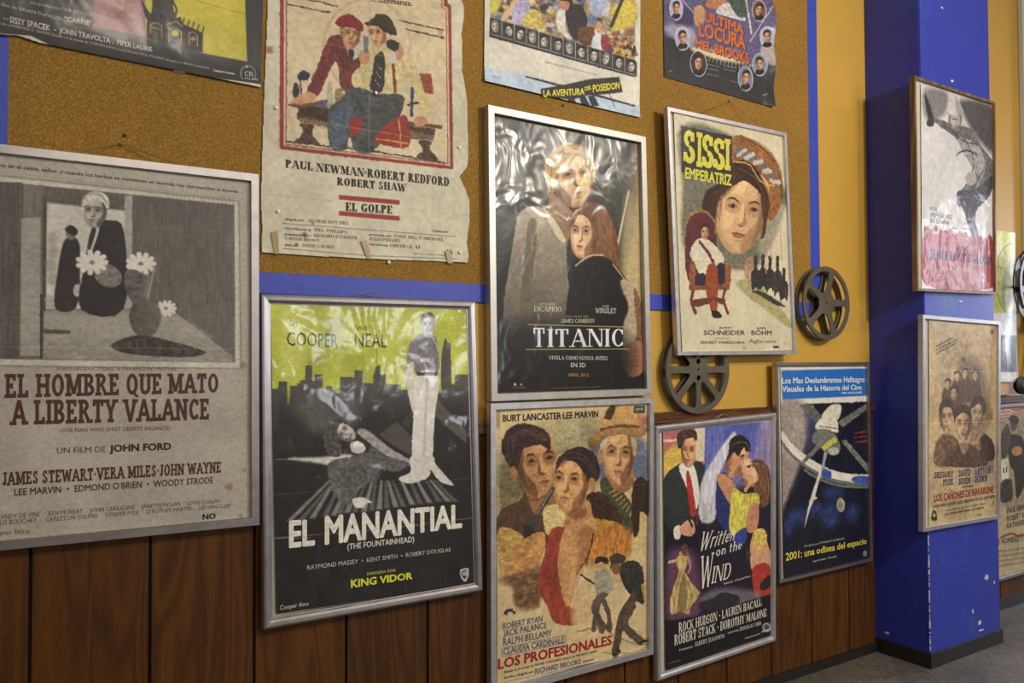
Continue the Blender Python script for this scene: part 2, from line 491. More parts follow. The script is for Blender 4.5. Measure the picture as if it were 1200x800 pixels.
while z < 0.72:
    l = random.uniform(0.004, 0.03); w = random.uniform(0.001, 0.006)
    if random.random() < 0.8:
        b.box(PIL_X0 - 0.0012, PIL_X0 + w, PIL_Y - 0.0012, PIL_Y + w * 0.6, z, z + l)
    z += l + random.uniform(-0.004, 0.012)
for (px, py, rx, rz) in ((1040, 742, .012, .007),):
    cx, cz = 0.5 * (PIL_Y), 0.11
    P = blob(-0.07, 0.10, .016, .007, 77)
    b.add([(PIL_X0 - 0.0006, y, z) for y, z in P], [tuple(range(len(P)))])
ch = structure(b.build('trim_5_chipped_plaster', pl))

# ------------------------------------------------------------------ cork board
cork = empty('cork_board', (1.5, 0, 1.57), 'wide brown cork pinboard edged with blue strips above the wood panelling', 'pinboard')
o = (1.5, 0, 1.57)
b = MB(); b.box(-0.005, 3.06, -0.008, -0.0005, 1.632, 3.7); b.build('cork_sheet', M['cork'], cork, o)
b = MB(); b.box(-0.065, 3.12, -0.0095, -0.0005, 1.573, 1.634, 0, 0.001); b.build('border_strip', M['blue'], cork, o)
b = MB(); b.box(3.055, 3.12, -0.0096, -0.0005, 1.634, 3.7, 0, 0.001); b.build('border_strip', M['blue'], cork, o)
b = MB(); b.box(-0.065, 0.0, -0.0096, -0.0005, 1.634, 3.7, 0, 0.001); b.build('border_strip', M['blue'], cork, o)

# ------------------------------------------------------------------ lettering with stroke-built serif letters
def serif_glyphs(T, t, st, sw):
    """letters as quads, cap height 1; T stem, t hairline, st serif thickness, sw serif half width"""
    G = {}
    def V(x, y0, y1, w=None): w = T if w is None else w; return [[(x, y0), (x + w, y0), (x + w, y1), (x, y1)]]
    def H(x0, x1, y, w=None):
        w = t if w is None else w
        c = y * (1 - w) + w / 2
        return [[(x0, c - w / 2), (x1, c - w / 2), (x1, c + w / 2), (x0, c + w / 2)]]
    def D(x0, y0, x1, y1, w=None): w = T if w is None else w; return [[(x0 - w / 2, y0), (x0 + w / 2, y0), (x1 + w / 2, y1), (x1 - w / 2, y1)]]
    def S(xc, y, h=None):
        h = (T / 2 + sw) if h is None else h
        return [[(xc - h, 0), (xc + h, 0), (xc + h, st), (xc - h, st)]] if y == 0 else [[(xc - h, 1 - st), (xc + h, 1 - st), (xc + h, 1), (xc - h, 1)]]
    def A(cx, cy, rx, ry, a0, a1, wt=None, wn=None, n=14):
        wt = T if wt is None else wt; wn = t if wn is None else wn
        out = []; P = []
        for i in range(n + 1):
            a = radians(a0 + (a1 - a0) * i / n)
            P.append(((cx + rx * cos(a), cy + ry * sin(a)), (cx + max(rx - wt, .01) * cos(a), cy + max(ry - wn, .01) * sin(a))))
        for i in range(n): out.append([P[i][0], P[i + 1][0], P[i + 1][1], P[i][1]])
        return out
    s = sw; m = T / 2; e = .1
    x = e + T
    tt = max(t, T * 0.55)
    G['A'] = (.92, D(.12, 0, .46, 1, t if t < T * .7 else T) + D(.46, 1, .80, 0) + H(.22, .7, .3) + S(.12, 0) + S(.80, 0))
    G['B'] = (.78, V(e, 0, 1) + H(e, .4, 1) + H(e, .42, .5) + H(e, .4, 0) + A(.4, .745, .27, .255, -90, 90) + A(.4, .27, .32, .27, -90, 90) + S(e + m, 0) [:0] + [[(e - s, 0), (e, 0), (e, st), (e - s, st)], [(e - s, 1 - st), (e, 1 - st), (e, 1), (e - s, 1)]])
    G['C'] = (.78, A(.44, .5, .37, .5, 42, 318) + V(.70 - t, .68, .96, t) + V(.70 - t, .06, .26, t))
    G['D'] = (.86, V(e, 0, 1) + H(e, .4, 1) + H(e, .4, 0) + A(.38, .5, .42, .5, -90, 90) + [[(e - s, 0), (e, 0), (e, st), (e - s, st)], [(e - s, 1 - st), (e, 1 - st), (e, 1), (e - s, 1)]])
    Lf = [[(e - s, 0), (e, 0), (e, st), (e - s, st)], [(e - s, 1 - st), (e, 1 - st), (e, 1), (e - s, 1)]]
    G['E'] = (.74, V(e, 0, 1) + H(e, .66, 1) + H(e, .5, .5) + H(e, .68, 0) + V(.66 - tt, .72, 1, tt) + V(.68 - tt, 0, .28, tt) + V(.5 - tt * .6, .38, .62, tt * .6) + Lf)
    G['F'] = (.70, V(e, 0, 1) + H(e, .66, 1) + H(e, .5, .5) + V(.66 - tt, .72, 1, tt) + V(.5 - tt * .6, .38, .62, tt * .6) + S(e + m, 0) + Lf[1:])
    G['G'] = (.84, A(.44, .5, .37, .5, 42, 330) + V(.70 - t, .68, .96, t) + V(.76 - T, .04, .42) + S(.76 - m, 0)[:0] + H(.5, .82, .42))
    G['H'] = (.92, V(e, 0, 1) + V(.82 - T, 0, 1) + H(e, .82, .5) + S(e + m, 0) + S(e + m, 1) + S(.82 - m, 0) + S(.82 - m, 1))
    G['I'] = (.2 + T, V(e, 0, 1) + S(e + m, 0) + S(e + m, 1))
    G['J'] = (.58, V(.48 - T, .25, 1) + A(.28, .25, .2, .25, -180, 0) + S(.48 - m, 1))
    G['K'] = (.88, V(e, 0, 1) + D(e + T, .38, .72, 1, t) + D(.38, .56, .76, 0) + S(e + m, 0) + S(e + m, 1) + S(.76, 0) + S(.70, 1))
    G['L'] = (.70, V(e, 0, 1) + H(e, .66, 0) + V(.66 - tt, 0, .3, tt) + S(e + m, 1) + Lf[:1])
    G['M'] = (1.1, V(e, 0, 1, t if t < T * .7 else T) + V(1.0 - T, 0, 1) + D(e + T * .6, 1, .54, .1) + D(.54, .1, 1.0 - T * .7, 1, t if t < T * .7 else T * .9) + S(e + m, 0) + S(1.0 - m, 0) + S(e, 1, s + .04) + S(1.0, 1, s + .04))
    G['N'] = (.92, V(e, 0, 1, t if t < T * .7 else T) + V(.82 - (t if t < T * .7 else T), 0, 1, t if t < T * .7 else T) + D(e + T * .5, 1, .82 - T * .4, 0) + S(e + t / 2, 0) + S(e, 1, s + .06) + S(.82 - t / 2, 1))
    G['O'] = (.88, A(.44, .5, .37, .5, 0, 360, n=28))
    G['P'] = (.74, V(e, 0, 1) + H(e, .38, 1) + H(e, .38, .46) + A(.38, .735, .3, .265, -90, 90) + S(e + m, 0) + Lf[1:])
    G['Q'] = (.88, A(.44, .5, .37, .5, 0, 360, n=28) + D(.46, .2, .78, -.12))
    G['R'] = (.86, V(e, 0, 1) + H(e, .38, 1) + H(e, .4, .48) + A(.38, .74, .3, .26, -90, 90) + D(.42, .5, .72, 0) + S(e + m, 0) + S(.74, 0) + Lf[1:])
    G['S'] = (.70, A(.35, .74, .25, .26, 20, 262, tt, tt) + A(.35, .27, .27, .27, 98, -165, tt * 1.2, tt) + V(.58 - t, .68, .95, t) + V(.09, .05, .32, t))
    G['T'] = (.78, V(.39 - m, 0, 1) + H(.06, .72, 1) + V(.06, .7, 1, tt) + V(.72 - tt, .7, 1, tt) + S(.39, 0))
    G['U'] = (.86, V(e, .3, 1) + V(.78 - (t if t < T * .7 else T), .3, 1, t if t < T * .7 else T) + A(.44, .32, .34, .32, 180, 360) + S(e + m, 1) + S(.78 - t / 2, 1))
    G['V'] = (.88, D(.14, 1, .45, 0) + D(.45, 0, .76, 1, t if t < T * .7 else T) + S(.14, 1) + S(.76, 1))
    G['W'] = (1.22, D(.14, 1, .40, 0) + D(.40, 0, .62, .95, t if t < T * .7 else T * .9) + D(.62, .95, .84, 0) + D(.84, 0, 1.08, 1, t if t < T * .7 else T * .9) + S(.14, 1) + S(1.08, 1))
    G['X'] = (.86, D(.14, 1, .72, 0) + D(.14, 0, .72, 1, t) + S(.14, 1) + S(.72, 0) + S(.14, 0) + S(.72, 1))
    G['Y'] = (.84, D(.14, 1, .42, .45) + D(.42, .45, .70, 1, t if t < T * .7 else T) + V(.42 - m, 0, .5) + S(.42, 0) + S(.14, 1) + S(.70, 1))
    G['Z'] = (.76, H(.08, .66, 1) + H(.08, .68, 0) + D(.14, 0, .60, 1) + V(.08, .72, 1, t) + V(.68 - t, 0, .28, t))
    xh = .62
    G['r'] = (.5, V(e, 0, xh, T * .8) + A(.36, .4, .2, .22, 60, 170, T * .6, T * .6))
    G['i'] = (.2 + T, V(e, 0, xh, T * .8) + V(e, .76, .76 + T, T * .8))
    G['t'] = (.44, V(.14, .06, .88, T * .8) + H(.04, .38, xh) + A(.28, .14, .14, .14, 180, 300, T * .7, t))
    G['e'] = (.56, A(.28, xh / 2, .22, xh / 2, 20, 325, T * .8, t) + [[(.08, .28), (.48, .28), (.48, .28 + t), (.08, .28 + t)]] + V(.5 - T * .5, .3, .46, T * .5))
    G['n'] = (.64, V(e, 0, xh, T * .8) + V(.54 - T * .8, 0, .42, T * .8) + A(.32, .38, .22, .24, 0, 170, T * .8, t * 1.3))
    G['h'] = (.64, V(e, 0, 1.05, T * .8) + V(.54 - T * .8, 0, .42, T * .8) + A(.32, .38, .22, .24, 0, 170, T * .8, t * 1.3))
    G['o'] = (.6, A(.3, xh / 2, .23, xh / 2, 0, 360, T * .8, t, 24))
    G[' '] = (.38, [])
    G['-'] = (.44, [[(.08, .4), (.36, .4), (.36, .55), (.08, .55)]])
    G['\u00b7'] = (.34, [[(.08, .4), (.26, .4), (.26, .58), (.08, .58)]])
    G['.'] = (.28, V(.06, 0, T))
    G["'"] = (.25, V(.06, .72, 1, T * .8))
    G['('] = (.35, A(.4, .5, .3, .6, 130, 230)); G[')'] = (.35, A(-.05, .5, .3, .6, -50, 50))
    return G
SERIF = {'slab': serif_glyphs(.21, .17, .15, .09), 'fat': serif_glyphs(.26, .08, .07, .07), 'roman': serif_glyphs(.175, .065, .045, .07),
         'thinserif': serif_glyphs(.13, .07, .05, .05)}

def glyph_text(s, font):
    """-> verts, faces in units of the cap height"""
    V, F = [], []
    if font in SERIF:
        G = SERIF[font]; x = 0
        for ch in s:
            w, qs = G.get(ch) or G.get({'\u00cd': 'I', '\u00d3': 'O'}.get(ch, ch.upper())) or (.4, [])
            for q in qs:
                b0 = len(V)
                lz = 1.5e-5 * (len(F) % 14)          # overlapping strokes never lie in one plane
                V += [(x + p[0], p[1], lz) for p in q]
                F.append(tuple(range(b0, b0 + len(q))))
            x += w
        return V, F
    off = {'sans': .004, 'bold': .024, 'black': .052, 'light': 0.0}[font]
    cu = bpy.data.curves.new('lettering', 'FONT')
    cu.body = s; cu.resolution_u = 2
    ob = bpy.data.objects.new('lettering', cu)
    me = bpy.data.meshes.new_from_object(ob)
    V = [(v.co.x / .729, v.co.y / .729, 0.0) for v in me.vertices]
    F = [tuple(p.vertices) for p in me.polygons]
    bpy.data.meshes.remove(me); bpy.data.objects.remove(ob); bpy.data.curves.remove(cu)
    if off > .01:          # heavier weights: the same letters struck again, shifted
        V0, F0 = V, F; V, F = [], []
        for dx, dy in ((-off, 0), (off, 0), (0, -off * .8), (0, off * .8), (-off * .7, off * .6), (off * .7, off * .6), (off * .7, -off * .6), (-off * .7, -off * .6)):
            b0 = len(V)
            lz = 2e-5 * (b0 // max(len(V0), 1)); V += [(x + dx, y + dy, lz) for x, y, _z in V0]; F += [tuple(b0 + i for i in f) for f in F0]
    return V, F

# ------------------------------------------------------------------ printed sheets
def homog(src, dst):
    A = []
    for (x, y), (u, v) in zip(src, dst):
        A.append([x, y, 1, 0, 0, 0, -u * x, -u * y, -u]); A.append([0, 0, 0, x, y, 1, -v * x, -v * y, -v])
    _, _, vt = np.linalg.svd(np.array(A, float))
    return vt[-1].reshape(3, 3)
def happly(H, P):
    P = np.asarray(P, float)
    q = np.c_[P, np.ones(len(P))] @ H.T
    return q[:, :2] / q[:, 2:]

def vnoise(shape, sx, sy, rng):
    h, w = shape
    gh, gw = int(h / sy) + 3, int(w / sx) + 3
    g = rng.random((gh, gw))
    yy = np.arange(h) / sy; xx = np.arange(w) / sx
    y0 = yy.astype(int); x0 = xx.astype(int)
    fy = (yy - y0); fx = (xx - x0)
    fy = fy * fy * (3 - 2 * fy); fx = fx * fx * (3 - 2 * fx)
    a = g[y0][:, x0]; b_ = g[y0][:, x0 + 1]; c = g[y0 + 1][:, x0]; d = g[y0 + 1][:, x0 + 1]
    return (a * (1 - fx) + b_ * fx) * (1 - fy[:, None]) + (c * (1 - fx) + d * fx) * fy[:, None]

def spline(P, n=5, closed=True):
    P = np.asarray(P, float); m = len(P)
    if m < 3: return P
    out = []
    rng_ = range(m) if closed else range(m - 1)
    for i in rng_:
        if closed: p0, p1, p2, p3 = P[(i - 1) % m], P[i], P[(i + 1) % m], P[(i + 2) % m]
        else: p0, p1, p2, p3 = P[max(i - 1, 0)], P[i], P[i + 1], P[min(i + 2, m - 1)]
        for k in range(n):
            s = k / n
            out.append(0.5 * ((2 * p1) + (-p0 + p2) * s + (2 * p0 - 5 * p1 + 4 * p2 - p3) * s * s + (-p0 + 3 * p1 - 3 * p2 + p3) * s ** 3))
    if not closed: out.append(P[-1])
    return np.array(out)

class Sheet:
    """a sheet of printed paper lying just in front of the plane y; its print is drawn in photo (crop) pixels"""
    def __init__(s, quad, y, base, pitch=0.0021, seed=1, gain=1.3, style='matte', wave=0.0012):
        s.y, s.style, s.gain, s.wave = y, style, gain, wave
        s.XZ = np.array([at(p, y) for p in quad])
        s.Hx = homog([(0, 0), (1, 0), (1, 1), (0, 1)], s.XZ)
        s.Hi = np.linalg.inv(s.Hx)
        w = np.linalg.norm(s.XZ[1] - s.XZ[0]); h = np.linalg.norm(s.XZ[3] - s.XZ[0])
        s.w, s.h = w, h
        s.nu, s.nv = int(w / pitch) + 1, int(h / pitch) + 1
        s.rng = np.random.default_rng(seed)
        s.c = np.ones((s.nv, s.nu, 3)) * (np.array(base, float) / 255)
        s.cr = (0, 0, 1, 1)
        s.blocks = {}
        s.mask = None
        s.bend = None
        s.ph = s.rng.random(8) * 6.28
    def crop(s, x0, y0, k): s.cr = (x0, y0, k, k)
    def px(s, P):
        P = np.asarray(P, float).reshape(-1, 2)
        return np.c_[s.cr[0] + P[:, 0] / s.cr[2], s.cr[1] + P[:, 1] / s.cr[3]]
    def uv(s, P):
        return happly(s.Hi, np.array([at(p, s.y) for p in s.px(P)]))
    def cv(s, P):
        q = s.uv(P)
        return np.c_[q[:, 0] * (s.nu - 1), q[:, 1] * (s.nv - 1)]
    def _blend(s, x0, x1, y0, y1, a, col, tex, col2=None, gdir='v', ts=(5, 3)):
        reg = s.c[y0:y1, x0:x1]
        c = np.array(col, float) / 255
        if col2 is not None:
            g = np.linspace(0, 1, y1 - y0)[:, None, None] if gdir == 'v' else np.linspace(0, 1, x1 - x0)[None, :, None]
            c = c * (1 - g) + np.array(col2, float) / 255 * g
        if tex > 0:
            n = vnoise((y1 - y0, x1 - x0), ts[0], ts[1], s.rng) * .6 + s.rng.random((y1 - y0, x1 - x0)) * .4
            c = c * (1 + tex * (n[..., None] - .5) * 2)
        reg[:] = reg * (1 - a[..., None]) + c * a[..., None]
    def _sd(s, P, closed, pad):
        x0, y0 = np.floor(P.min(0) - pad).astype(int); x1, y1 = np.ceil(P.max(0) + pad).astype(int) + 1
        x0, y0 = max(x0, 0), max(y0, 0); x1, y1 = min(x1, s.nu), min(y1, s.nv)
        if x1 <= x0 or y1 <= y0: return None
        X, Y = np.meshgrid(np.arange(x0, x1), np.arange(y0, y1))
        d2 = np.full(X.shape, 1e12); ins = np.zeros(X.shape, bool)
        n = len(P)
        for i in range(n if closed else n - 1):
            ax, ay = P[i]; bx, by = P[(i + 1) % n]
            ex, ey = bx - ax, by - ay
            L2 = ex * ex + ey * ey + 1e-9
            t = np.clip(((X - ax) * ex + (Y - ay) * ey) / L2, 0, 1)
            d2 = np.minimum(d2, (X - ax - t * ex) ** 2 + (Y - ay - t * ey) ** 2)
            if closed and abs(ey) > 1e-9:
                ins ^= ((ay > Y) != (by > Y)) & (X < ex * (Y - ay) / ey + ax)
        d = np.sqrt(d2)
        return x0, x1, y0, y1, np.where(ins, -d, d)
    def p(s, P, col, soft=1.2, a=1.0, sm=True, tex=0.10, col2=None, g='v', ts=(5, 3)):
        Q = s.cv(P)
        if sm and len(Q) > 2: Q = spline(Q, 4)
        r = s._sd(Q, True, soft + 1)
        if r is None: return s
        x0, x1, y0, y1, d = r
        s._blend(x0, x1, y0, y1, a * np.clip(.5 - d / soft, 0, 1), col, tex, col2, g, ts)
        return s
    def r(s, x0, y0, x1, y1, col, **k): return s.p([(x0, y0), (x1, y0), (x1, y1), (x0, y1)], col, sm=False, **k)
    def q(s, P, col, **k): return s.p(P, col, sm=False, **k)
    def e(s, cx, cy, rx, ry, col, ang=0, n=18, **k):
        a = radians(ang); ca, sa = cos(a), sin(a)
        P = [(cx + rx * cos(t) * ca - ry * sin(t) * sa, cy + rx * cos(t) * sa + ry * sin(t) * ca) for t in np.linspace(0, 2 * pi, n, endpoint=False)]
        return s.p(P, col, sm=False, **k)
    def l(s, P, w, col, soft=1.0, a=1.0, sm=False, tex=0.0):
        Q = s.cv(P)
        sc = np.linalg.norm(s.cv([P[0]])[0] - s.cv([(P[0][0], P[0][1] + 10)])[0]) / 10
        if sm and len(Q) > 2: Q = spline(Q, 4, False)
        hw = max(w * sc / 2, .3)
        r = s._sd(Q, False, hw + soft + 1)
        if r is None: return s
        x0, x1, y0, y1, d = r
        s._blend(x0, x1, y0, y1, a * np.clip(.5 - (d - hw) / soft, 0, 1), col, tex)
        return s
    def grain(s, amt=0.03, sx=6, sy=6):
        n = vnoise((s.nv, s.nu), sx, sy, s.rng) - .5
        m_ = vnoise((s.nv, s.nu), 40, 40, s.rng) - .5
        s.c *= (1 + amt * (2 * n + 2 * m_ + (s.rng.random((s.nv, s.nu)) - .5)))[..., None]
        return s
    def fold(s, u=None, v=None, col=(235, 228, 210), a=.35, w=.0012):
        if u is not None:
            x = int(u * (s.nu - 1)); s.c[:, x:x + 1] = s.c[:, x:x + 1] * (1 - a) + np.array(col) / 255 * a
        if v is not None:
            y = int(v * (s.nv - 1)); s.c[y:y + 1] = s.c[y:y + 1] * (1 - a) + np.array(col) / 255 * a
        return s
    def stain(s, cx, cy, r_, col, a=.4, seed=1):
        rr = np.random.default_rng(seed)
        return s.p([(cx + r_ * cos(t) * rr.uniform(.5, 1.2), cy + r_ * sin(t) * rr.uniform(.5, 1.2)) for t in np.linspace(0, 2 * pi, 12, endpoint=False)], col, soft=3, a=a)
    # a generic painted face; d = side in shade (1: right)
    def face(s, cx, cy, w, h, skin, shade, hair, ang=0, d=1, hairtop=.35, eye=(40, 30, 25), lips=(140, 70, 60), brow=None, turn=0.0, det=True, tex=.12):
        a = radians(ang); ca, sa = cos(a), sin(a)
        def T(P): return [(cx + x * w * ca - y * h * sa, cy + x * w * sa + y * h * ca) for x, y in P]
        lit = tuple(min(240, x * 1.13 + 6) for x in skin); dk = tuple(x * .62 for x in shade); md = tuple((x + y) / 2 for x, y in zip(skin, shade))
        bw = brow or tuple(x * .42 for x in shade)
        s.p(T([(-.5, -.30), (-.36, -.52), (0, -.6), (.36, -.52), (.5, -.30), (.47, .05), (.40, .30), (.17, .52), (-.15, .52), (-.40, .30), (-.47, .05)]), skin, tex=tex)
        s.p(T([(-d * .30, -.46), (-d * .02, -.5), (-d * .02, -.28), (-d * .3, -.26)]), lit, soft=4, a=.7, tex=tex)
        s.p(T([(-d * .34, .0), (-d * .16, -.02), (-d * .14, .16), (-d * .30, .24)]), lit, soft=4, a=.6, tex=tex)
        s.p(T([(d * .26, -.52), (d * .49, -.34), (d * .50, .0), (d * .41, .31), (d * .16, .54), (d * .10, .36), (d * .22, .2), (d * .34, .05), (d * .28, -.2)]), shade, soft=3, a=.85, tex=tex * 2)
        s.p(T([(d * .40, -.40), (d * .51, -.2), (d * .46, .15), (d * .3, .42), (d * .36, .1)]), dk, soft=4, a=.5, tex=tex)
        s.p(T([(-d * .45, .05), (-d * .40, .3), (-d * .15, .53), (d * .1, .54), (-d * .1, .46), (-d * .33, .28)]), md, soft=3, a=.7, tex=tex)
        if det:
            t = turn
            for sx in (-1, 1):
                x = sx * .215 + t; k = 1 - .35 * abs(t) * (1 if sx * t > 0 else 0)
                s.p(T([(x - .15, -.15), (x, -.19), (x + .15, -.15), (x + .12, .0), (x - .12, .0)]), shade, soft=4, a=.55, tex=0)
                s.p(T([(x - .13 * k, -.155 + .02 * (sx > 0)), (x, -.205), (x + .13 * k, -.155 + .02 * (sx < 0)), (x, -.17)]), bw, soft=1.2, a=.95, tex=0)
                s.p(T([(x - .10 * k, -.075), (x, -.112), (x + .10 * k, -.075), (x, -.055)]), dk, soft=1.1, a=.8, tex=0)
                s.e(T([(x + .01, -.08)])[0][0], T([(x + .01, -.08)])[0][1], w * .038, h * .03, eye, soft=1)
                s.p(T([(x - .1, -.03), (x, -.01), (x + .1, -.03), (x, .02)]), md, soft=2, a=.6, tex=0)
            s.p(T([(t + d * .02, -.16), (t + d * .09, .06), (t + d * .12, .14), (t + d * .02, .17), (t - d * .06, .16), (t + d * .03, .1)]), shade, soft=1.8, a=.9, tex=0)
            s.p(T([(t - d * .03, -.12), (t + d * .02, -.12), (t + d * .04, .1), (t - d * .04, .1)]), lit, soft=2, a=.6, tex=0)
            s.p(T([(t - .07, .165), (t + .07, .165), (t, .185)]), dk, soft=1.2, a=.8, tex=0)
            s.p(T([(t - .15, .285), (t - .04, .262), (t, .27), (t + .04, .262), (t + .15, .285), (t, .295)]), tuple(x * .75 for x in lips), soft=1, a=.9, tex=0)
            s.p(T([(t - .13, .29), (t, .30), (t + .13, .29), (t + .05, .335), (t - .05, .335)]), lips, soft=1.2, a=.85, tex=0)
            s.p(T([(t - .1, .365), (t + .1, .365), (t, .39)]), shade, soft=2, a=.7, tex=0)
        if hair is not None:
            s.p(T([(-.54, -.02), (-.58, -.4), (-.36, -.66), (0, -.74), (.36, -.68), (.58, -.42), (.55, -.02), (.46, -.2), (.38, -.6 + hairtop * .7), (.0, -.62 + hairtop * .5), (-.3, -.6 + hairtop * .75), (-.46, -.22)]), hair, tex=.3, ts=(3, 2))
            hl = tuple(min(235, x * 1.5 + 14) for x in hair); hd = tuple(x * .55 for x in hair)
            for k in range(9):
                q = -.42 + .105 * k
                s.l(T([(q - .03, -.66 + abs(q) * .45), (q + .06, -.57 + abs(q) * .5)]), max(h * .018, .8), hl if k % 2 else hd, a=.55, soft=1.2)
        return s
    def strands(s, P, n, spread, w, cols, a=.6):
        """hair: n strands following the polyline P"""
        P = np.asarray(P, float); rg_ = np.random.default_rng(len(P) * 7 + n)
        for k in range(n):
            o = (rg_.random(2) - .5) * 2 * np.array(spread); i0 = rg_.integers(0, max(1, len(P) - 2))
            s.l([tuple(p + o * (1 - .3 * i / len(P)) + rg_.normal(0, .04, 2) * np.array(spread)) for i, p in enumerate(P[i0:])], w, cols[k % len(cols)], a=a, soft=1.2, sm=True)
        return s
    def paint(s, amp=1.2, sc=5, tone=.10):
        """ragged brush edges and dabs: the print is displaced by small noise"""
        Y, X = np.mgrid[0:s.nv, 0:s.nu]
        dx = (vnoise((s.nv, s.nu), sc, sc, s.rng) - .5) * 2 * amp + (vnoise((s.nv, s.nu), 2.2, 2.2, s.rng) - .5) * amp * .9
        dy = (vnoise((s.nv, s.nu), sc, sc, s.rng) - .5) * 2 * amp + (vnoise((s.nv, s.nu), 2.2, 2.2, s.rng) - .5) * amp * .9
        xi = np.clip(np.rint(X + dx).astype(int), 0, s.nu - 1); yi = np.clip(np.rint(Y + dy).astype(int), 0, s.nv - 1)
        s.c = s.c[yi, xi]
        n = vnoise((s.nv, s.nu), 4, 2.5, s.rng) + .5 * vnoise((s.nv, s.nu), 9, 5, s.rng) - .75
        lum = s.c.mean(2); k = 1 - .8 * np.clip((lum - .5) / .2, 0, 1)
        s.c = s.c * (1 + (tone * 1.6 * n * k)[..., None])
        return s
    def person(s, P0, h, col, skin=(150, 120, 95), hat=None, lean=0.0, legs=None, step=.12):
        """small standing figure: foot point, height"""
        x, y = P0
        lg = legs or col
        top = (x + lean * h, y - h)
        hip = (x + lean * .45 * h, y - .48 * h)
        s.l([(x - step * h, y), (x - step * .6 * h, y - .25 * h), hip], h * .085, lg)
        s.l([(x + step * h, y), (x + step * .8 * h, y - .25 * h), hip], h * .085, lg)
        sh = (x + lean * .8 * h, y - .82 * h)
        s.p([(hip[0] - .07 * h, hip[1]), (hip[0] + .07 * h, hip[1]), (sh[0] + .10 * h, sh[1] + .02 * h), (sh[0], sh[1] - .03 * h), (sh[0] - .10 * h, sh[1] + .02 * h)], col)
        s.e(top[0], top[1] + .08 * h, .045 * h, .065 * h, skin)
        if hat is not None:
            s.l([(top[0] - .09 * h, top[1] + .04 * h), (top[0] + .09 * h, top[1] + .04 * h)], h * .03, hat)
            s.e(top[0], top[1] + .01 * h, .05 * h, .045 * h, hat)
        return s
    # ---- lettering: baseline from P0 to P1 (crop pixels), letters h pixels high at P0 and h1 at P1
    def t(s, txt, P0, P1, h, col, font='sans', block='lettering', h1=None, shear=0.0, outline=None, lift=0.0006):
        if outline is not None:
            s.t(txt, P0, P1, h, outline[0], font, block, h1, shear, None, lift * .6) if font in SERIF else None
        V, F = glyph_text(txt, font)
        if not V: return s
        V = np.array(V)
        x0, x1 = V[:, 0].min(), V[:, 0].max()
        U = (V[:, 0] - x0) / max(x1 - x0, 1e-6)
        cr, sx, sy = s.cr[:2], s.cr[2], s.cr[3]
        h1_ = h if h1 is None else h1
        corner = s.uv([P0, P1, (P1[0], P1[1] - h1_), (P0[0], P0[1] - h)])
        W = V[:, 1] * 1.0
        U2 = U + shear * W
        b_ = corner
        uv = (b_[0] * ((1 - U2) * (1 - W))[:, None] + b_[1] * (U2 * (1 - W))[:, None] + b_[2] * (U2 * W)[:, None] + b_[3] * ((1 - U2) * W)[:, None])
        s.blocks.setdefault(block, []).append((uv, F, tuple(lin(col) * s.gain), lift + V[:, 2]))
        return s
    def greek(s, P0, P1, h, col, words, block='credits', font='sans'): return s.t(words, P0, P1, h, col, font, block)
    # ---- geometry
    def hgt(s, u, v):
        ph = s.ph
        u = np.asarray(u); v = np.asarray(v)
        z = (np.sin(u * 5.1 + ph[0]) * np.sin(v * 4.3 + ph[1]) + .6 * np.sin(u * 9.0 + v * 5 + ph[2]) + .5 * np.sin(v * 12 + u * 3 + ph[3])) * s.wave
        z = z + s.wave * 2.2
        if s.bend is not None: z = z + s.bend(u, v)
        return z
    def build(s, parent, name='poster_sheet', label=None):
        off = parent.location
        U, Vv = np.meshgrid(np.linspace(0, 1, s.nu), np.linspace(0, 1, s.nv))
        XZ = happly(s.Hx, np.c_[U.ravel(), Vv.ravel()])
        yy = s.y - s.hgt(U.ravel(), Vv.ravel())
        co = np.c_[XZ[:, 0] - off[0], yy - off[1], XZ[:, 1] - off[2]].astype(np.float32)
        i = np.arange(s.nu * s.nv).reshape(s.nv, s.nu)
        f = np.stack([i[:-1, :-1], i[1:, :-1], i[1:, 1:], i[:-1, 1:]], -1).reshape(-1, 4)
        if s.mask is not None:
            keep = s.mask(U, Vv)
            cell = (keep[:-1, :-1] & keep[1:, :-1] & keep[1:, 1:] & keep[:-1, 1:]).ravel()
            f = f[cell]
        me = bpy.data.meshes.new(name)
        me.vertices.add(len(co)); me.vertices.foreach_set('co', co.ravel())
        me.loops.add(f.size); me.loops.foreach_set('vertex_index', f.ravel().astype(np.int32))
        me.polygons.add(len(f)); me.polygons.foreach_set('loop_start', (np.arange(len(f)) * 4).astype(np.int32))
        me.update(calc_edges=True); me.validate()
        ca = me.color_attributes.new('ink', 'FLOAT_COLOR', 'POINT')
        c = np.clip(s.c.reshape(-1, 3), 0, 1)
        c = np.clip(c.mean(1, keepdims=True) * .10 + c * .90, 0, 1)
        l_ = np.where(c <= 0.04045, c / 12.92, ((c + 0.055) / 1.055) ** 2.4) * s.gain
        ca.data.foreach_set('color', np.c_[np.clip(l_, 0.004, .9), np.ones(len(l_))].astype(np.float32).ravel())
        if s.mask is not None:
            bm = bmesh.new(); bm.from_mesh(me)
            bmesh.ops.delete(bm, geom=[v for v in bm.verts if not v.link_faces], context='VERTS')
            bm.to_mesh(me); bm.free()
        o = link_mesh(name, me, [print_mat(s.style)], parent, smooth=True)
        if label: o['label'] = label
        for bn, items in s.blocks.items():
            for uv, F, colr, lift in items:
                b = MB()
                xz = happly(s.Hx, uv)
                y = s.y - s.hgt(uv[:, 0], uv[:, 1]) - lift
                b.add(np.c_[xz[:, 0], y, xz[:, 1]], F)
                b.build(bn if bn.endswith('lettering') else bn + '_lettering', print_mat(s.style, colr), o, off, fix=False)
        return o

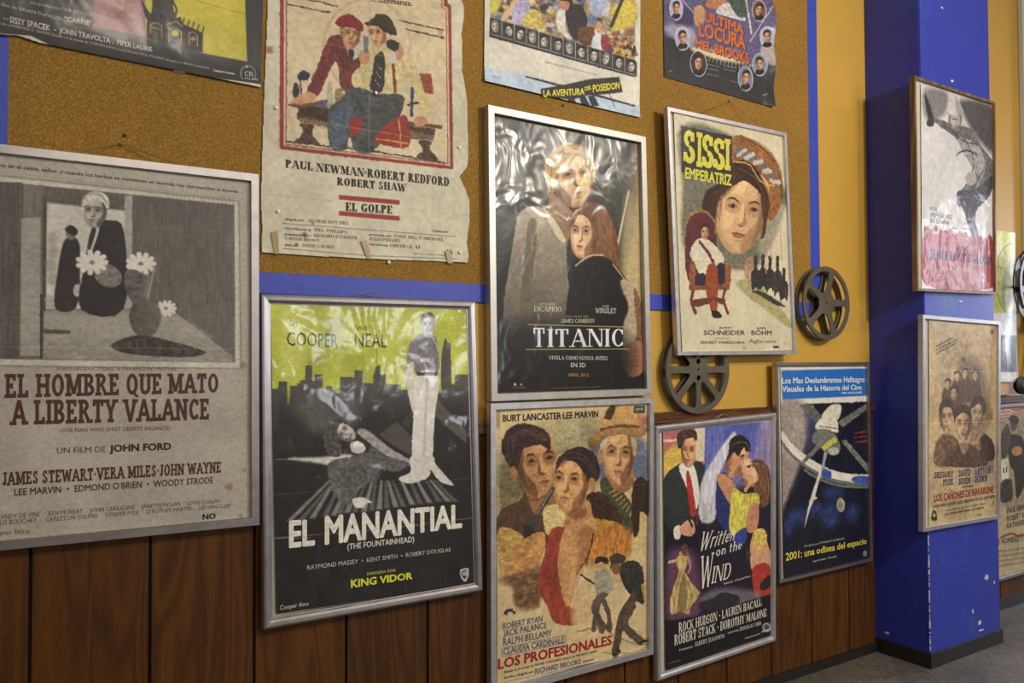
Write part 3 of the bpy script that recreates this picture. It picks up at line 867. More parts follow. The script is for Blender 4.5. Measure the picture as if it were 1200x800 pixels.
# ------------------------------------------------------------------ picture frames
def inset_quad(Q, d):
    Q = np.asarray(Q, float); n = 4; out = []
    cen = Q.mean(0)
    lines = []
    for i in range(4):
        a, b = Q[i], Q[(i + 1) % 4]
        e = (b - a) / np.linalg.norm(b - a); nn = np.array([-e[1], e[0]])
        if np.dot(cen - a, nn) < 0: nn = -nn
        lines.append((a + nn * d, e))
    for i in range(4):
        (p, e), (q, g) = lines[i - 1], lines[i]
        A = np.array([e, -g]).T
        t = np.linalg.solve(A, q - p)
        out.append(p + e * t[0])
    return np.array(out)

PROFILE = {
    'round': lambda w, t: [(0.0005, 0), (0, .55), (.12, .9), (.3, 1.0), (.6, .97), (.82, .78), (.88, .62), (1.0, .60), (1.0, .3)],
    'flat':  lambda w, t: [(0.0005, 0), (0, .92), (.06, 1.0), (.94, 1.0), (1.0, .93), (1.0, .3)],
}
def frame(parent, quad, yb, t, w, mat, style='round', board=None, wb=None, name='frame'):
    """mitred frame whose front outer edge projects onto quad; back at yb, depth t"""
    off = parent.location
    Q = np.array([at(p, yb - t) for p in quad])
    prof = PROFILE[style](w, t)
    b = MB(); n = len(prof)
    vs = []
    ww = w if not isinstance(w, (list, tuple)) else w
    for (dx, dy) in prof:
        for (x, z) in inset_quad(Q, dx * w): vs.append((x, yb - dy * t, z))
    fs = [(i * 4 + k, i * 4 + (k + 1) % 4, (i + 1) * 4 + (k + 1) % 4, (i + 1) * 4 + k) for i in range(n - 1) for k in range(4)]
    fs += [((n - 1) * 4 + k, (n - 1) * 4 + (k + 1) % 4, (k + 1) % 4, k) for k in range(4)]
    b.add(vs, fs)
    b.build(name, mat, parent, off)
    if board is not None:
        B = inset_quad(Q, w * .9)
        b = MB()
        b.add([(x, yb - .3 * t, z) for x, z in B] + [(x, yb - .12 * t, z) for x, z in B], [(0, 1, 2, 3), (7, 6, 5, 4)] + [(k, k + 4, (k + 1) % 4 + 4, (k + 1) % 4) for k in range(4)])
        b.build('backing_board', board, parent, off)
    return Q

def framed(quad, yb, t, label, name='framed_poster', cat='poster', group='framed film posters'):
    Q = np.array([at(p, yb) for p in quad])
    return empty(name, (float(Q[:, 0].mean()), yb, float(Q[:, 1].min())), label, cat, group)

def pxof(X, Z, y=0.0):
    d = np.array([X, y + CAM_D, Z - CAM_H])
    return (600 + FOC * d.dot(_r2) / d.dot(_fwd), 400 - FOC * d.dot(_u2) / d.dot(_fwd))
def rectq(x0, x1, z0, z1, y): return [pxof(x0, z1, y), pxof(x1, z1, y), pxof(x1, z0, y), pxof(x0, z0, y)]
def polymask(S, P):
    Q = S.uv(P)
    def f(U, V):
        ins = np.zeros(U.shape, bool); n = len(Q)
        for i in range(n):
            (ax, ay), (bx, by) = Q[i], Q[(i + 1) % n]
            if abs(by - ay) > 1e-9: ins ^= ((ay > V) != (by > V)) & (U < (bx - ax) * (V - ay) / (by - ay) + ax)
        return ins
    return f
BLK = (32, 29, 28)

# ================================================================== brown western poster, framed, at the photo's edge
root = framed([(-55, 161.5), (303.9, 203.7), (304.6, 615.3), (-55, 651)], -0.02800, .024, 'large framed grey-brown western poster with a man in a dark suit and slab lettering')
frame(root, [(-55, 161.5), (303.9, 203.7), (304.6, 615.3), (-55, 651)], -0.02800, .024, .023, M['alu'], 'flat', M['board'])
S = Sheet([(-45, 172), (295, 211), (295.6, 607), (-45, 641)], -0.0370, (166, 158, 146), seed=11, gain=1.32, style='gloss')
S.crop(0, 170, 3.2)
S.r(-200, 0, 1000, 1600, (166, 158, 146), tex=.06, a=.6)
S.q([(-150, 95), (898, 208), (905, 840), (-150, 830)], (140, 132, 122))
S.q([(-150, 103), (892, 214), (898, 835), (-150, 822)], (186, 182, 168))
S.q([(-150, 122), (878, 224), (880, 815), (-150, 800)], (92, 88, 84), tex=.16, ts=(3, 14), col2=(104, 100, 94))
for i in range(26):   # board wall
    x = 500 + i * 15; S.l([(x, 190), (x + 4, 600)], 2.2, (72, 68, 65), a=.45)
S.r(0, 140, 88, 800, (86, 82, 78), tex=.2, ts=(2, 30)); S.r(88, 150, 165, 800, (108, 104, 98), tex=.15, ts=(2, 20))
S.q([(80, 275), (152, 270), (150, 790), (75, 790)], (150, 145, 136)); S.r(150, 560, 172, 800, (55, 52, 50))
S.q([(160, 190), (490, 190), (490, 250), (160, 215)], (88, 84, 80)); S.q([(160, 200), (176, 200), (176, 800), (158, 800)], (74, 70, 68))
S.q([(176, 215), (470, 245), (470, 615), (172, 615)], (190, 186, 174), tex=.08)
S.q([(468, 190), (496, 190), (494, 615), (465, 615)], (156, 152, 142))
for x, y in ((195, 350), (200, 400), (190, 450), (196, 500), (188, 590)): S.e(x, y, 20, 24, (140, 136, 126), a=.6, soft=4)
S.q([(165, 620), (640, 615), (870, 790), (870, 815), (160, 800)], (140, 136, 126), tex=.12)
S.q([(170, 640), (640, 625), (800, 720), (175, 730)], (156, 152, 141), soft=8, a=.6)
S.q([(165, 690), (265, 695), (262, 708), (165, 706)], (78, 74, 70))
S.p([(236, 370), (262, 345), (296, 365), (300, 470), (285, 610), (206, 610), (215, 480)], (52, 48, 50)); S.e(266, 330, 20, 26, (110, 106, 100)); S.p([(244, 312), (268, 300), (292, 322), (280, 340), (250, 326)], (44, 42, 42))
S.e(290, 545, 16, 24, (176, 170, 160))
S.p([(360, 300), (408, 282), (465, 325), (464, 615), (302, 615), (318, 440), (338, 330)], (46, 43, 46), tex=.15)
S.p([(352, 320), (372, 315), (340, 410), (322, 420)], (190, 186, 176)); S.p([(346, 322), (360, 322), (338, 392), (322, 430)], (50, 48, 48))
S.face(356, 252, 86, 104, (168, 163, 152), (82, 78, 75), (206, 202, 190), ang=4, d=1, turn=-.1, eye=(45, 42, 40), lips=(90, 85, 80))
S.strands([(310, 215), (335, 190), (375, 190), (402, 225)], 14, (6, 12), 3, [(222, 218, 208), (130, 126, 118)], .6)
def flower(x, y, r_, n=11):
    for k in range(n):
        a = 2 * pi * k / n
        S.l([(x, y), (x + r_ * cos(a), y + r_ * .75 * sin(a))], r_ * .36, (206, 202, 190), soft=1.2)
    S.e(x, y, r_ * .2, r_ * .16, (120, 116, 108))
S.e(405, 490, 54, 42, (118, 114, 106), ang=25, tex=.3); flower(345, 440, 52); flower(528, 445, 48); flower(622, 612, 34)
S.p([(468, 480), (498, 466), (534, 486), (528, 545), (500, 590), (470, 540)], (92, 88, 84), tex=.3)
S.l([(578, 462), (560, 540), (548, 590)], 8, (140, 136, 128)); S.l([(560, 470), (545, 560)], 7, (120, 116, 110))
S.p([(490, 610), (540, 575), (595, 605), (602, 660), (575, 710), (520, 715), (488, 670)], (76, 72, 68), tex=.2, col2=(110, 105, 98), g='h')
S.p([(420, 745), (520, 712), (640, 735), (770, 775), (700, 795), (560, 790), (450, 775)], (66, 62, 58), tex=.5, ts=(4, 3))
S.l([(0, 100), (878, 202)], 1.5, (110, 104, 96), a=.4)
S.q([(172, 215), (470, 243), (470, 248), (172, 220)], (90, 86, 82), a=.5)
S.crop(0, 0, 1)
S.l([(176, 165), (200, 640)], .5, (178, 172, 160), a=.25)
S.fold(v=.5, a=.2); S.paint(.5, 3, .05); S.grain(.05, 2, 2)
S.crop(0, 410, 3.332)
for x, y, r_ in ((893, 530, 16), (950, 60, 14), (955, 470, 9), (940, 650, 12)): S.stain(x, y, r_, (118, 100, 60), .55, int(x))
BR = (74, 42, 40)
S.t('EL HOMBRE QUE MATO', (18, 187), (851, 166), 94, BR, 'slab', 'title_lettering', h1=75)
S.t('A LIBERTY VALANCE', (38, 293), (815, 271), 98, BR, 'slab', 'title_lettering', h1=82)
S.t('FORD PRODUCTIONS  A PARAMOUNT PICTURE', (222, 79), (690, 80), 13, (96, 78, 72), 'light', 'credits')
S.t('(THE MAN WHO SHOT LIBERTY VALANCE)', (236, 321), (662, 312), 17, (84, 66, 62), 'light', 'credits')
S.t('UN FILM DE', (222, 403), (412, 398), 24, (66, 48, 46), 'light', 'credits')
S.t('JOHN FORD', (427, 397), (668, 388), 28, BLK, 'black', 'credits')
S.t('JAMES STEWART\u00b7VERA MILES\u00b7JOHN WAYNE', (10, 529), (862, 478), 52, BR, 'slab', 'cast_lettering', h1=43)
S.t('LEE MARVIN  \u2022  EDMOND O\u2019BRIEN  \u2022  WOODY STRODE', (56, 567), (832, 519), 27, (70, 46, 44), 'bold', 'cast_lettering', h1=26)
S.t('ANDY DE VINE  \u00b7  KEN MURRAY  \u00b7  JOHN CARRADINE  \u00b7  JANETTE NOLAN  \u00b7  JOHN QUALEN', (2, 660), (856, 595), 20, (92, 74, 68), 'light', 'credits', h1=15)
S.t('WILLIS BOUCHEY  \u00b7  CARLETON YOUNG  \u00b7  DENVER PYLE  \u00b7  STROTHER MARTIN  \u00b7  LEE VAN CLEEF', (-45, 686), (902, 613), 20, (92, 74, 68), 'light', 'credits', h1=15)
S.t('Cooper films', (-60, 723), (116, 714), 20, (92, 74, 68), 'light', 'credits')
S.t('NO', (790, 661), (842, 657), 22, BLK, 'black', 'credits')
S.crop(0, 170, 3.2)
S.t('Est\u00e1bamos en el oeste, se\u00f1or. y cuando los hechos se convierten en leyenda, hay que imprimir la leyenda', (-90, 72), (893, 180), 16, (58, 50, 48), 'bold', 'tagline', h1=11)
S.build(root)

# ================================================================== lime and black skyline poster
FQ = [(305.6, 343.3), (557.6, 352.2), (567, 693), (308.3, 739.4)]
root = framed(FQ, -0.02800, .026, 'framed lime and black poster of a city skyline with a standing man in white trousers')
frame(root, FQ, -0.02800, .026, .030, M['alu'], 'round', M['board'])
S = Sheet([(316.8, 354.8), (548, 360.8), (554.5, 683.5), (323.6, 719.0)], -0.0400, (36, 35, 35), seed=12, gain=1.35, style='foil')
S.crop(300, 340, 3.904)
S.q([(0, 0), (1054, 0), (1054, 560), (0, 560)], (170, 178, 52), tex=.14, ts=(30, 40))
S.p([(110, 100), (230, 70), (200, 380), (120, 380)], (196, 200, 110), soft=14, a=.5); S.p([(560, 80), (900, 110), (700, 230), (580, 380)], (186, 194, 84), soft=14, a=.5)
random.seed(3)
sky = [(70, 450), (98, 418), (138, 418), (140, 520), (155, 438), (188, 438), (200, 425), (225, 345), (252, 345), (255, 415), (268, 385), (300, 385), (303, 480), (320, 440), (345, 455), (360, 470), (384, 398), (435, 398), (450, 365), (478, 365), (486, 425), (515, 425), (535, 385), (550, 345), (566, 385), (590, 445), (610, 430), (660, 455), (690, 470), (845, 480), (846, 320), (866, 240), (888, 320), (892, 430), (910, 385), (940, 385), (975, 430)]
prev = None
for i in range(len(sky) - 1):
    (x0, y0), (x1, y1) = sky[i], sky[i + 1]
    y = min(y0, y1) if abs(y0 - y1) < 30 else y0
    S.q([(x0, y), (x1 + 1, y), (x1 + 1, 640), (x0, 640)], (76, 76, 70), tex=.15, ts=(2, 2))
for (x0, y0, x1) in ((98, 418, 138), (155, 438, 188), (200, 410, 226), (226, 345, 254), (268, 385, 300), (384, 398, 436), (452, 365, 478), (486, 425, 516), (536, 385, 566), (566, 448, 592), (610, 432, 660), (846, 322, 890), (908, 388, 942)):
    S.q([(x0, y0), (x1, y0), (x1, 600), (x0, 600)], (66, 66, 62))
    for y in range(int(y0) + 8, 560, 11): S.l([(x0 + 3, y), (x1 - 3, y)], 3, (120, 120, 104), a=.55)
    for x in range(int(x0) + 6, int(x1), 9): S.l([(x, y0), (x, 560)], 2.5, (60, 60, 57), a=.8)
S.l([(551, 340), (551, 260)], 2.5, (70, 70, 60)); S.p([(540, 400), (550, 345), (562, 400)], (66, 66, 60)); S.p([(846, 330), (866, 215), (888, 330)], (70, 70, 62))
S.q([(60, 520), (1000, 500), (1000, 1800), (60, 1800)], (44, 43, 42), soft=45, tex=.10, col2=(32, 31, 31))
S.p([(180, 520), (330, 470), (480, 540), (420, 640), (250, 640)], (104, 102, 98), soft=20, a=.6, tex=.2)
S.q([(560, 660), (640, 600), (760, 720), (740, 770), (660, 730)], (74, 70, 66)); S.q([(800, 470), (960, 640), (960, 700), (800, 560)], (96, 92, 86), a=.7)
# perspective rays of the title
S.crop(300, 535, 3.811)
random.seed(9)
for i, (bx, tx, by) in enumerate([(150, 330, 285), (200, 350, 282), (250, 352, 275), (310, 380, 262), (345, 420, 262), (372, 440, 255), (405, 470, 250), (440, 492, 248), (480, 520, 245), (515, 535, 240), (550, 560, 235), (585, 580, 230), (625, 590, 225), (660, 610, 222), (700, 650, 215), (735, 690, 210), (775, 720, 205), (820, 760, 200), (860, 780, 200), (890, 800, 200)]):
    c = 150 if i % 2 == 0 else 88
    S.q([(bx - 14, by), (bx + 12, by), (tx + 4, 105), (tx - 6, 105)], (c, c - 2, c - 6), soft=3, a=.85, col2=(c // 2 + 60, c // 2 + 58, c // 2 + 56), tex=.1)
S.crop(300, 340, 3.904)
# reclining figure
S.p([(150, 768), (300, 762), (430, 750), (460, 800), (380, 850), (330, 800), (200, 780)], (196, 192, 186), soft=4, tex=.15)
S.p([(330, 790), (430, 760), (520, 740), (560, 780), (560, 860), (480, 900), (430, 980), (380, 960), (340, 900)], (92, 90, 88), tex=.35, ts=(4, 4))
S.p([(430, 700), (470, 690), (500, 720), (480, 745), (440, 740)], (196, 192, 184))
S.p([(460, 650), (500, 635), (610, 720), (700, 775), (690, 800), (600, 760), (520, 700)], (150, 146, 142), tex=.25)
S.p([(520, 710), (600, 760), (700, 790), (640, 830), (540, 800)], (86, 84, 82), tex=.4)
S.face(405, 650, 74, 96, (188, 184, 176), (96, 92, 90), (62, 58, 56), ang=-60, d=-1, lips=(70, 66, 64))
S.p([(305, 680), (330, 610), (380, 600), (370, 650), (390, 720), (380, 760), (330, 750)], (78, 74, 72), tex=.5, ts=(3, 3))
# standing man
S.p([(740, 205), (790, 196), (826, 230), (834, 385), (735, 385), (722, 330), (690, 345), (700, 250)], (112, 108, 112), tex=.2)
S.p([(690, 345), (722, 330), (716, 420), (735, 540), (740, 570), (716, 560), (692, 460), (684, 400)], (192, 188, 180))
S.p([(732, 385), (834, 385), (818, 560), (812, 660), (800, 800), (718, 800), (720, 560)], (206, 202, 194), tex=.08); S.l([(782, 400), (774, 600), (766, 800)], 9, (150, 146, 142), a=.6, soft=4)
S.q([(734, 374), (832, 374), (832, 390), (734, 390)], (48, 46, 46)); S.q([(750, 310), (794, 310), (794, 330), (750, 330)], (190, 186, 180))
S.face(784, 160, 56, 80, (182, 178, 172), (92, 90, 88), (70, 66, 64), ang=0, d=1, lips=(90, 86, 82))
S.p([(766, 188), (800, 188), (806, 215), (770, 215)], (170, 166, 160))
S.crop(300, 535, 3.811)
S.p([(690, 0), (790, 0), (800, 30), (860, 100), (880, 128), (820, 110), (780, 60), (770, 90), (700, 118), (650, 112), (640, 92), (690, 66)], (196, 192, 184), tex=.1)
S.p([(430, 190), (470, 180), (500, 190), (515, 205), (495, 206), (480, 225), (455, 228), (440, 222)], (206, 202, 194))
S.r(80, 360, 240, 366, (120, 118, 116), a=.6); S.l([(85, 362), (540, 325), (960, 272)], 3, (180, 178, 174), a=.55); S.l([(85, 12), (350, 6)], 3, (200, 200, 196), a=.5)
S.paint(.6, 4, .06); S.fold(v=.62, a=.15); S.grain(.04)
S.q([(975, 428), (990, 428), (990, 575), (975, 575)], (76, 92, 160))
S.t('EL', (146, 403), (262, 390), 122, (218, 212, 200), 'black', 'title_lettering', h1=116)
S.t('MANANTIAL', (305, 388), (918, 312), 128, (218, 212, 200), 'black', 'title_lettering', h1=104)
S.t('(THE FOUNTAINHEAD)', (406, 413), (705, 379), 26, (206, 200, 190), 'bold', 'title_lettering')
S.t('RAYMOND MASSEY  \u2022  KENT SMITH  \u2022  ROBERT DOUGLAS', (227, 504), (866, 421), 21, (186, 180, 170), 'sans', 'cast_lettering', h1=18)
S.t('DIRIGIDA POR', (494, 528), (622, 511), 13, (200, 196, 60), 'sans', 'cast_lettering')
S.t('KING VIDOR', (421, 583), (696, 543), 36, (206, 204, 50), 'black', 'cast_lettering', h1=30)
S.t('Cooper films', (106, 683), (233, 661), 22, (196, 190, 182), 'light', 'credits', h1=17)
S.p([(910, 505), (928, 498), (946, 498), (946, 530), (932, 556), (912, 535)], (196, 192, 186), soft=.8); S.p([(915, 512), (928, 505), (941, 505), (941, 528), (930, 546), (916, 532)], (60, 58, 56), soft=.8)
S.t('WB', (917, 534), (941, 528), 22, (200, 196, 188), 'bold', 'credits')
S.crop(300, 340, 3.904)
S.t('Gary', (150, 165), (188, 160), 26, (60, 66, 20), 'light', 'cast_lettering'); S.t('COOPER', (140, 252), (375, 262), 66, (50, 54, 18), 'light', 'cast_lettering'); S.t('Patricia', (450, 180), (510, 182), 26, (60, 66, 20), 'light', 'cast_lettering'); S.t('NEAL', (452, 258), (598, 262), 66, (62, 66, 24), 'light', 'cast_lettering')
S.build(root)
b = MB(); wp = [at((415 + 3 * k, 346.5 - 5.5 * sin(pi * k / 10)), -.02) for k in range(11)]
b.tube([(x, -.036, z) for x, z in wp], .0016, 6); b.build('hanging_wire', M['wire'], root, root.location)

# ================================================================== dark poster with embracing couple
FQ = [(571.9, 122), (757.2, 160), (764.5, 463), (575.8, 470.5)]
root = framed(FQ, -0.0115, .034, 'framed dark glossy poster of a blond man and a red-haired woman embracing')
frame(root, FQ, -0.0115, .034, .026, M['alu_matt'], 'flat', M['board_tan'])
S = Sheet([(579.3, 136.5), (751, 169.2), (760.6, 455.5), (583.0, 461)], -0.0255, (30, 28, 27), seed=13, gain=1.3, style='film')
S.crop(565, 115, 4.324)
S.p([(330, 150), (520, 130), (640, 200), (600, 420), (560, 520), (330, 480)], (92, 78, 52), soft=50, a=.5)
S.p([(560, 180), (800, 220), (860, 700), (720, 900), (640, 600)], (60, 58, 50), soft=40, a=.8)
S.p([(780, 240), (850, 260), (880, 900), (830, 1180), (690, 1160), (740, 700)], (170, 142, 92), soft=30, a=.85, tex=.12)
S.l([(740, 470), (715, 590), (680, 760)], 9, (226, 214, 182), soft=3); S.p([(735, 480), (800, 700), (790, 1040), (700, 850)], (196, 176, 128), soft=20, a=.6)
S.p([(75, 330), (240, 400), (320, 470), (300, 540), (180, 470), (80, 420)], (88, 82, 76), soft=14, a=.45, tex=.5, ts=(4, 9))
# man
S.p([(350, 480), (440, 560), (470, 600), (440, 700), (400, 800), (310, 700), (330, 570)], (142, 108, 74), tex=.1)
S.p([(205, 565), (310, 556), (380, 640), (420, 740), (430, 900), (450, 1240), (120, 1240), (160, 700)], (164, 152, 128), tex=.1, col2=(70, 64, 56))
S.p([(232, 630), (275, 635), (258, 900), (230, 1080), (190, 1080), (210, 820)], (98, 88, 66), tex=.15); S.p([(310, 556), (345, 600), (385, 650), (420, 720), (400, 730), (350, 660)], (206, 192, 160))
S.face(452, 405, 200, 272, (196, 158, 112), (108, 78, 52), None, ang=-8, d=-1, turn=.14, lips=(150, 90, 70), tex=.07)
S.p([(505, 330), (555, 390), (540, 480), (500, 530), (500, 460), (525, 410)], (226, 196, 140), soft=8, a=.7)
S.p([(345, 480), (322, 420), (312, 340), (350, 270), (420, 230), (500, 240), (560, 300), (576, 370), (560, 430), (545, 350), (500, 300), (440, 300), (400, 340), (380, 400), (365, 470)], (150, 118, 66), tex=.45, ts=(2, 7))
for k in range(14): S.l([(420 + k * 9, 238 + k), (372 + k * 12, 300 + abs(k - 6) * 4)], 3.5, (206, 172, 104), a=.5, sm=False)
S.l([(325, 345), (322, 410), (338, 470)], 7, (206, 180, 130), soft=2); S.e(345, 385, 18, 32, (176, 138, 98))
S.p([(350, 330), (380, 262), (450, 228), (530, 256), (572, 330), (570, 420), (548, 360), (520, 300), (470, 285), (430, 310), (400, 345), (380, 420), (352, 400)], (160, 126, 70), tex=.4, ts=(2, 6))
S.strands([(350, 420), (360, 330), (420, 260), (500, 262), (560, 340)], 30, (16, 24), 4, [(206, 172, 108), (104, 78, 44), (186, 150, 86)], .65)
S.strands([(470, 270), (430, 320), (395, 400)], 12, (30, 16), 4, [(196, 160, 96), (110, 82, 46)], .6)
for (x, y, r_) in ((95, 190, 44), (120, 225, 30), (95, 450, 40), (665, 315, 26), (720, 350, 50), (740, 440, 36), (130, 600, 34), (630, 480, 24), (250, 250, 30)): S.e(x, y, r_, r_ * .7, (110, 106, 102), soft=14, a=.45)  # soft grey blobs: lamp reflections on the glossy sheet painted into its ink
# woman
S.p([(440, 640), (480, 560), (560, 525), (630, 570), (675, 680), (690, 800), (700, 960), (640, 900), (560, 850), (460, 790)], (112, 70, 44), tex=.4, ts=(3, 9))
S.face(508, 690, 128, 220, (206, 166, 126), (128, 88, 62), None, ang=4, d=1, turn=-.1, lips=(170, 74, 62), tex=.07)
S.p([(442, 650), (470, 585), (540, 550), (580, 600), (580, 720), (550, 800), (560, 700), (540, 620), (490, 590), (460, 640)], (104, 62, 40), tex=.4, ts=(3, 9))
for k in range(9): S.l([(575 + k * 10, 560 + k * 12), (590 + k * 9, 700 + k * 12), (580 + k * 12, 800 + k * 10)], 4, (160, 104, 62), a=.5, sm=True)
S.p([(450, 920), (500, 840), (560, 800), (640, 815), (700, 880), (760, 960), (800, 1060), (770, 1200), (500, 1260), (420, 1200), (430, 1010)], (24, 22, 22), tex=.12)
S.l([(470, 850), (540, 800), (610, 795)], 7, (196, 186, 160), soft=2, sm=True); S.l([(660, 840), (720, 920), (770, 990)], 7, (170, 150, 116), sm=True)
S.crop(565, 290, 4.324)
S.p([(700, 170), (740, 165), (790, 260), (790, 360), (770, 480), (720, 520), (712, 400), (740, 300), (710, 220)], (166, 148, 122), soft=5, tex=.12)
S.p([(770, 200), (820, 330), (838, 470), (800, 470), (775, 340)], (120, 84, 54), tex=.3, ts=(2, 7))
S.p([(720, 500), (790, 470), (830, 520), (836, 580), (800, 640), (750, 655), (712, 600), (705, 550)], (160, 104, 72), tex=.1)
for k in range(4): S.l([(722, 540 + k * 24), (790, 520 + k * 26)], 5, (104, 62, 46), soft=2, a=.8)
S.paint(.7, 4, .06)
S.p([(80, 400), (700, 420), (700, 760), (80, 740)], (26, 25, 25), soft=40, a=.85)
S.grain(.05)
GD = (176, 152, 96)
S.l([(232, 390), (742, 403)], 4, GD, soft=1); S.l([(222, 516), (742, 514)], 4, GD, soft=1)
S.t('T', (258, 503), (314, 503), 97, (206, 208, 216), 'roman', 'title_lettering', h1=96); S.t('ITANIC', (328, 503), (712, 501), 90, (206, 208, 216), 'roman', 'title_lettering', h1=90)
S.l([(346, 404), (346, 416)], 8, (206, 208, 216))
W = (206, 200, 190)
S.t('LEONARDO', (286, 291), (368, 292), 11, W, 'thinserif', 'cast_lettering'); S.t('DICAPRIO', (262, 322), (398, 326), 26, W, 'thinserif', 'cast_lettering')
S.t('KATE', (607, 303), (640, 304), 11, W, 'thinserif', 'cast_lettering'); S.t('WINSLET', (570, 332), (676, 334), 26, W, 'thinserif', 'cast_lettering')
S.t('UN FILM DE', (416, 352), (536, 352), 7, GD, 'sans', 'credits'); S.t('JAMES CAMERON', (397, 381), (565, 381), 20, W, 'thinserif', 'cast_lettering')
S.t('V\u00cdVELA COMO NUNCA ANTES', (335, 567), (632, 570), 19, W, 'thinserif', 'tagline'); S.t('EN 3D', (446, 605), (520, 606), 23, W, 'sans', 'tagline')
S.t('ABRIL 2012', (432, 652), (537, 653), 17, (176, 130, 84), 'sans', 'tagline')
S.t('PARAMOUNT PICTURES  TWENTIETH CENTURY FOX  LIGHTSTORM', (352, 716), (598, 708), 7, (120, 110, 90), 'sans', 'credits')
S.p([(158, 697), (164, 684), (172, 697)], (190, 180, 120), soft=.8); S.p([(190, 697), (197, 686), (203, 697)], (150, 140, 100), soft=.8); S.l([(152, 708), (222, 710)], 3, (150, 140, 100), a=.7)
S.build(root)

# ================================================================== beige western poster with four heads
FQ = [(575, 472.6), (766.8, 465.6), (766.3, 766.5), (575.5, 819.5)]
root = framed(FQ, -0.02800, .028, 'framed beige western poster of two men and a dark-haired woman above two crouching gunmen')
frame(root, FQ, -0.02800, .028, .022, M['alu_dull'], 'flat', M['board'])
S = Sheet([(580.8, 478.3), (760.2, 471), (760.8, 761.0), (582.4, 800.3)], -0.0390, (204, 180, 130), seed=14, gain=1.2, style='satin')
S.crop(570, 460, 4.443)
S.p([(70, 300), (330, 180), (600, 150), (590, 460), (120, 560), (60, 600)], (132, 126, 92), soft=40, a=.8, tex=.25, ts=(14, 5)); S.p([(330, 200), (480, 170), (460, 260), (350, 280)], (180, 168, 126), soft=10, a=.7, tex=.3)
S.p([(540, 280), (800, 230), (840, 380), (810, 460), (600, 460)], (86, 96, 128), soft=14, a=.9, tex=.25); S.p([(770, 100), (850, 130), (850, 200), (780, 180)], (176, 110, 90), soft=12, a=.8)
S.p([(70, 380), (150, 400), (200, 520), (80, 620), (60, 500)], (98, 84, 52), soft=12, a=.7, tex=.3)
# man at upper left of the sheet
S.p([(190, 500), (330, 500), (360, 620), (200, 640)], (146, 100, 60)); S.p([(65, 620), (170, 560), (200, 520), (260, 640), (420, 590), (410, 760), (230, 820), (60, 760)], (84, 58, 40), tex=.2)
S.face(262, 375, 215, 320, (184, 132, 84), (112, 72, 42), None, ang=-10, d=-1, turn=.1, lips=(140, 82, 62))
S.p([(88, 330), (78, 260), (110, 190), (170, 160), (230, 165), (300, 190), (332, 250), (325, 300), (280, 270), (220, 280), (180, 310), (160, 390), (130, 400)], (54, 38, 34), tex=.6, ts=(3, 3))
for x, y in ((258, 195), (285, 215), (240, 185), (300, 240)): S.e(x, y, 13, 9, (170, 96, 50), a=.7, soft=3)
S.e(140, 420, 18, 40, (170, 118, 74)); S.p([(300, 600), (400, 590), (410, 700), (320, 740), (300, 690)], (206, 184, 116), tex=.2)
S.strands([(110, 330), (120, 240), (190, 190), (300, 230)], 26, (30, 26), 5, [(36, 26, 26), (96, 62, 46)], .6); S.l([(170, 470), (230, 560), (330, 520)], 10, (70, 44, 30), soft=4, a=.5, sm=True)
# man with hat
S.p([(640, 460), (760, 440), (850, 500), (850, 800), (720, 820), (650, 640)], (200, 174, 118), tex=.1); S.p([(590, 470), (650, 450), (760, 600), (740, 760), (640, 640)], (70, 74, 50), tex=.25)
for k in range(7): S.l([(640 + k * 17, 520 + k * 20), (676 + k * 13, 502 + k * 18)], 9, (176, 140, 60), soft=1.2)
S.p([(760, 470), (836, 460), (850, 640), (800, 620), (790, 720), (760, 740)], (56, 42, 30), tex=.2)
S.p([(650, 380), (750, 380), (760, 480), (700, 520), (640, 470)], (150, 104, 64)); S.face(686, 330, 168, 280, (200, 152, 100), (120, 80, 50), None, ang=3, d=1, lips=(150, 96, 76))
S.e(592, 330, 14, 44, (176, 126, 80)); S.e(770, 290, 14, 44, (146, 98, 60)); S.p([(592, 260), (640, 225), (600, 300)], (196, 176, 140)); S.p([(748, 215), (780, 250), (772, 330), (755, 270)], (176, 150, 110))
S.p([(526, 262), (560, 215), (620, 185), (720, 168), (800, 172), (838, 190), (800, 232), (700, 218), (610, 240), (570, 285), (545, 290)], (180, 140, 80), tex=.15, col2=(110, 78, 44))
S.p([(590, 190), (604, 110), (650, 62), (700, 78), (752, 72), (782, 120), (790, 180), (700, 176), (640, 190)], (188, 146, 84), tex=.15); S.p([(608, 130), (640, 70), (670, 70), (660, 110), (640, 140)], (72, 50, 32))
S.l([(592, 192), (690, 172), (790, 176)], 16, (104, 70, 42), sm=True)
# woman
S.p([(520, 540), (600, 520), (700, 640), (680, 690), (600, 660), (540, 640)], (62, 42, 32), tex=.4, ts=(8, 3))
S.p([(430, 600), (530, 560), (560, 680), (600, 800), (350, 820), (400, 700)], (184, 130, 80), tex=.1)
S.face(438, 470, 190, 285, (202, 150, 96), (138, 88, 52), None, ang=6, d=1, turn=-.13, lips=(176, 112, 96))
S.p([(352, 420), (366, 350), (420, 300), (500, 282), (570, 330), (590, 430), (560, 470), (545, 520), (520, 440), (470, 370), (410, 350), (370, 390)], (50, 36, 32), tex=.35, ts=(3, 7)); S.e(548, 480, 18, 38, (176, 124, 78))
S.strands([(380, 370), (440, 320), (530, 350), (575, 440)], 20, (20, 20), 5, [(28, 20, 20), (96, 70, 54)], .6)
S.p([(540, 690), (600, 660), (700, 690), (740, 800), (740, 960), (560, 990)], (180, 132, 46), tex=.3); S.l([(560, 690), (540, 800), (520, 900)], 16, (48, 36, 30), sm=True, soft=2)
S.p([(430, 610), (520, 600), (500, 660), (440, 650)], (120, 76, 46), soft=6, a=.7)
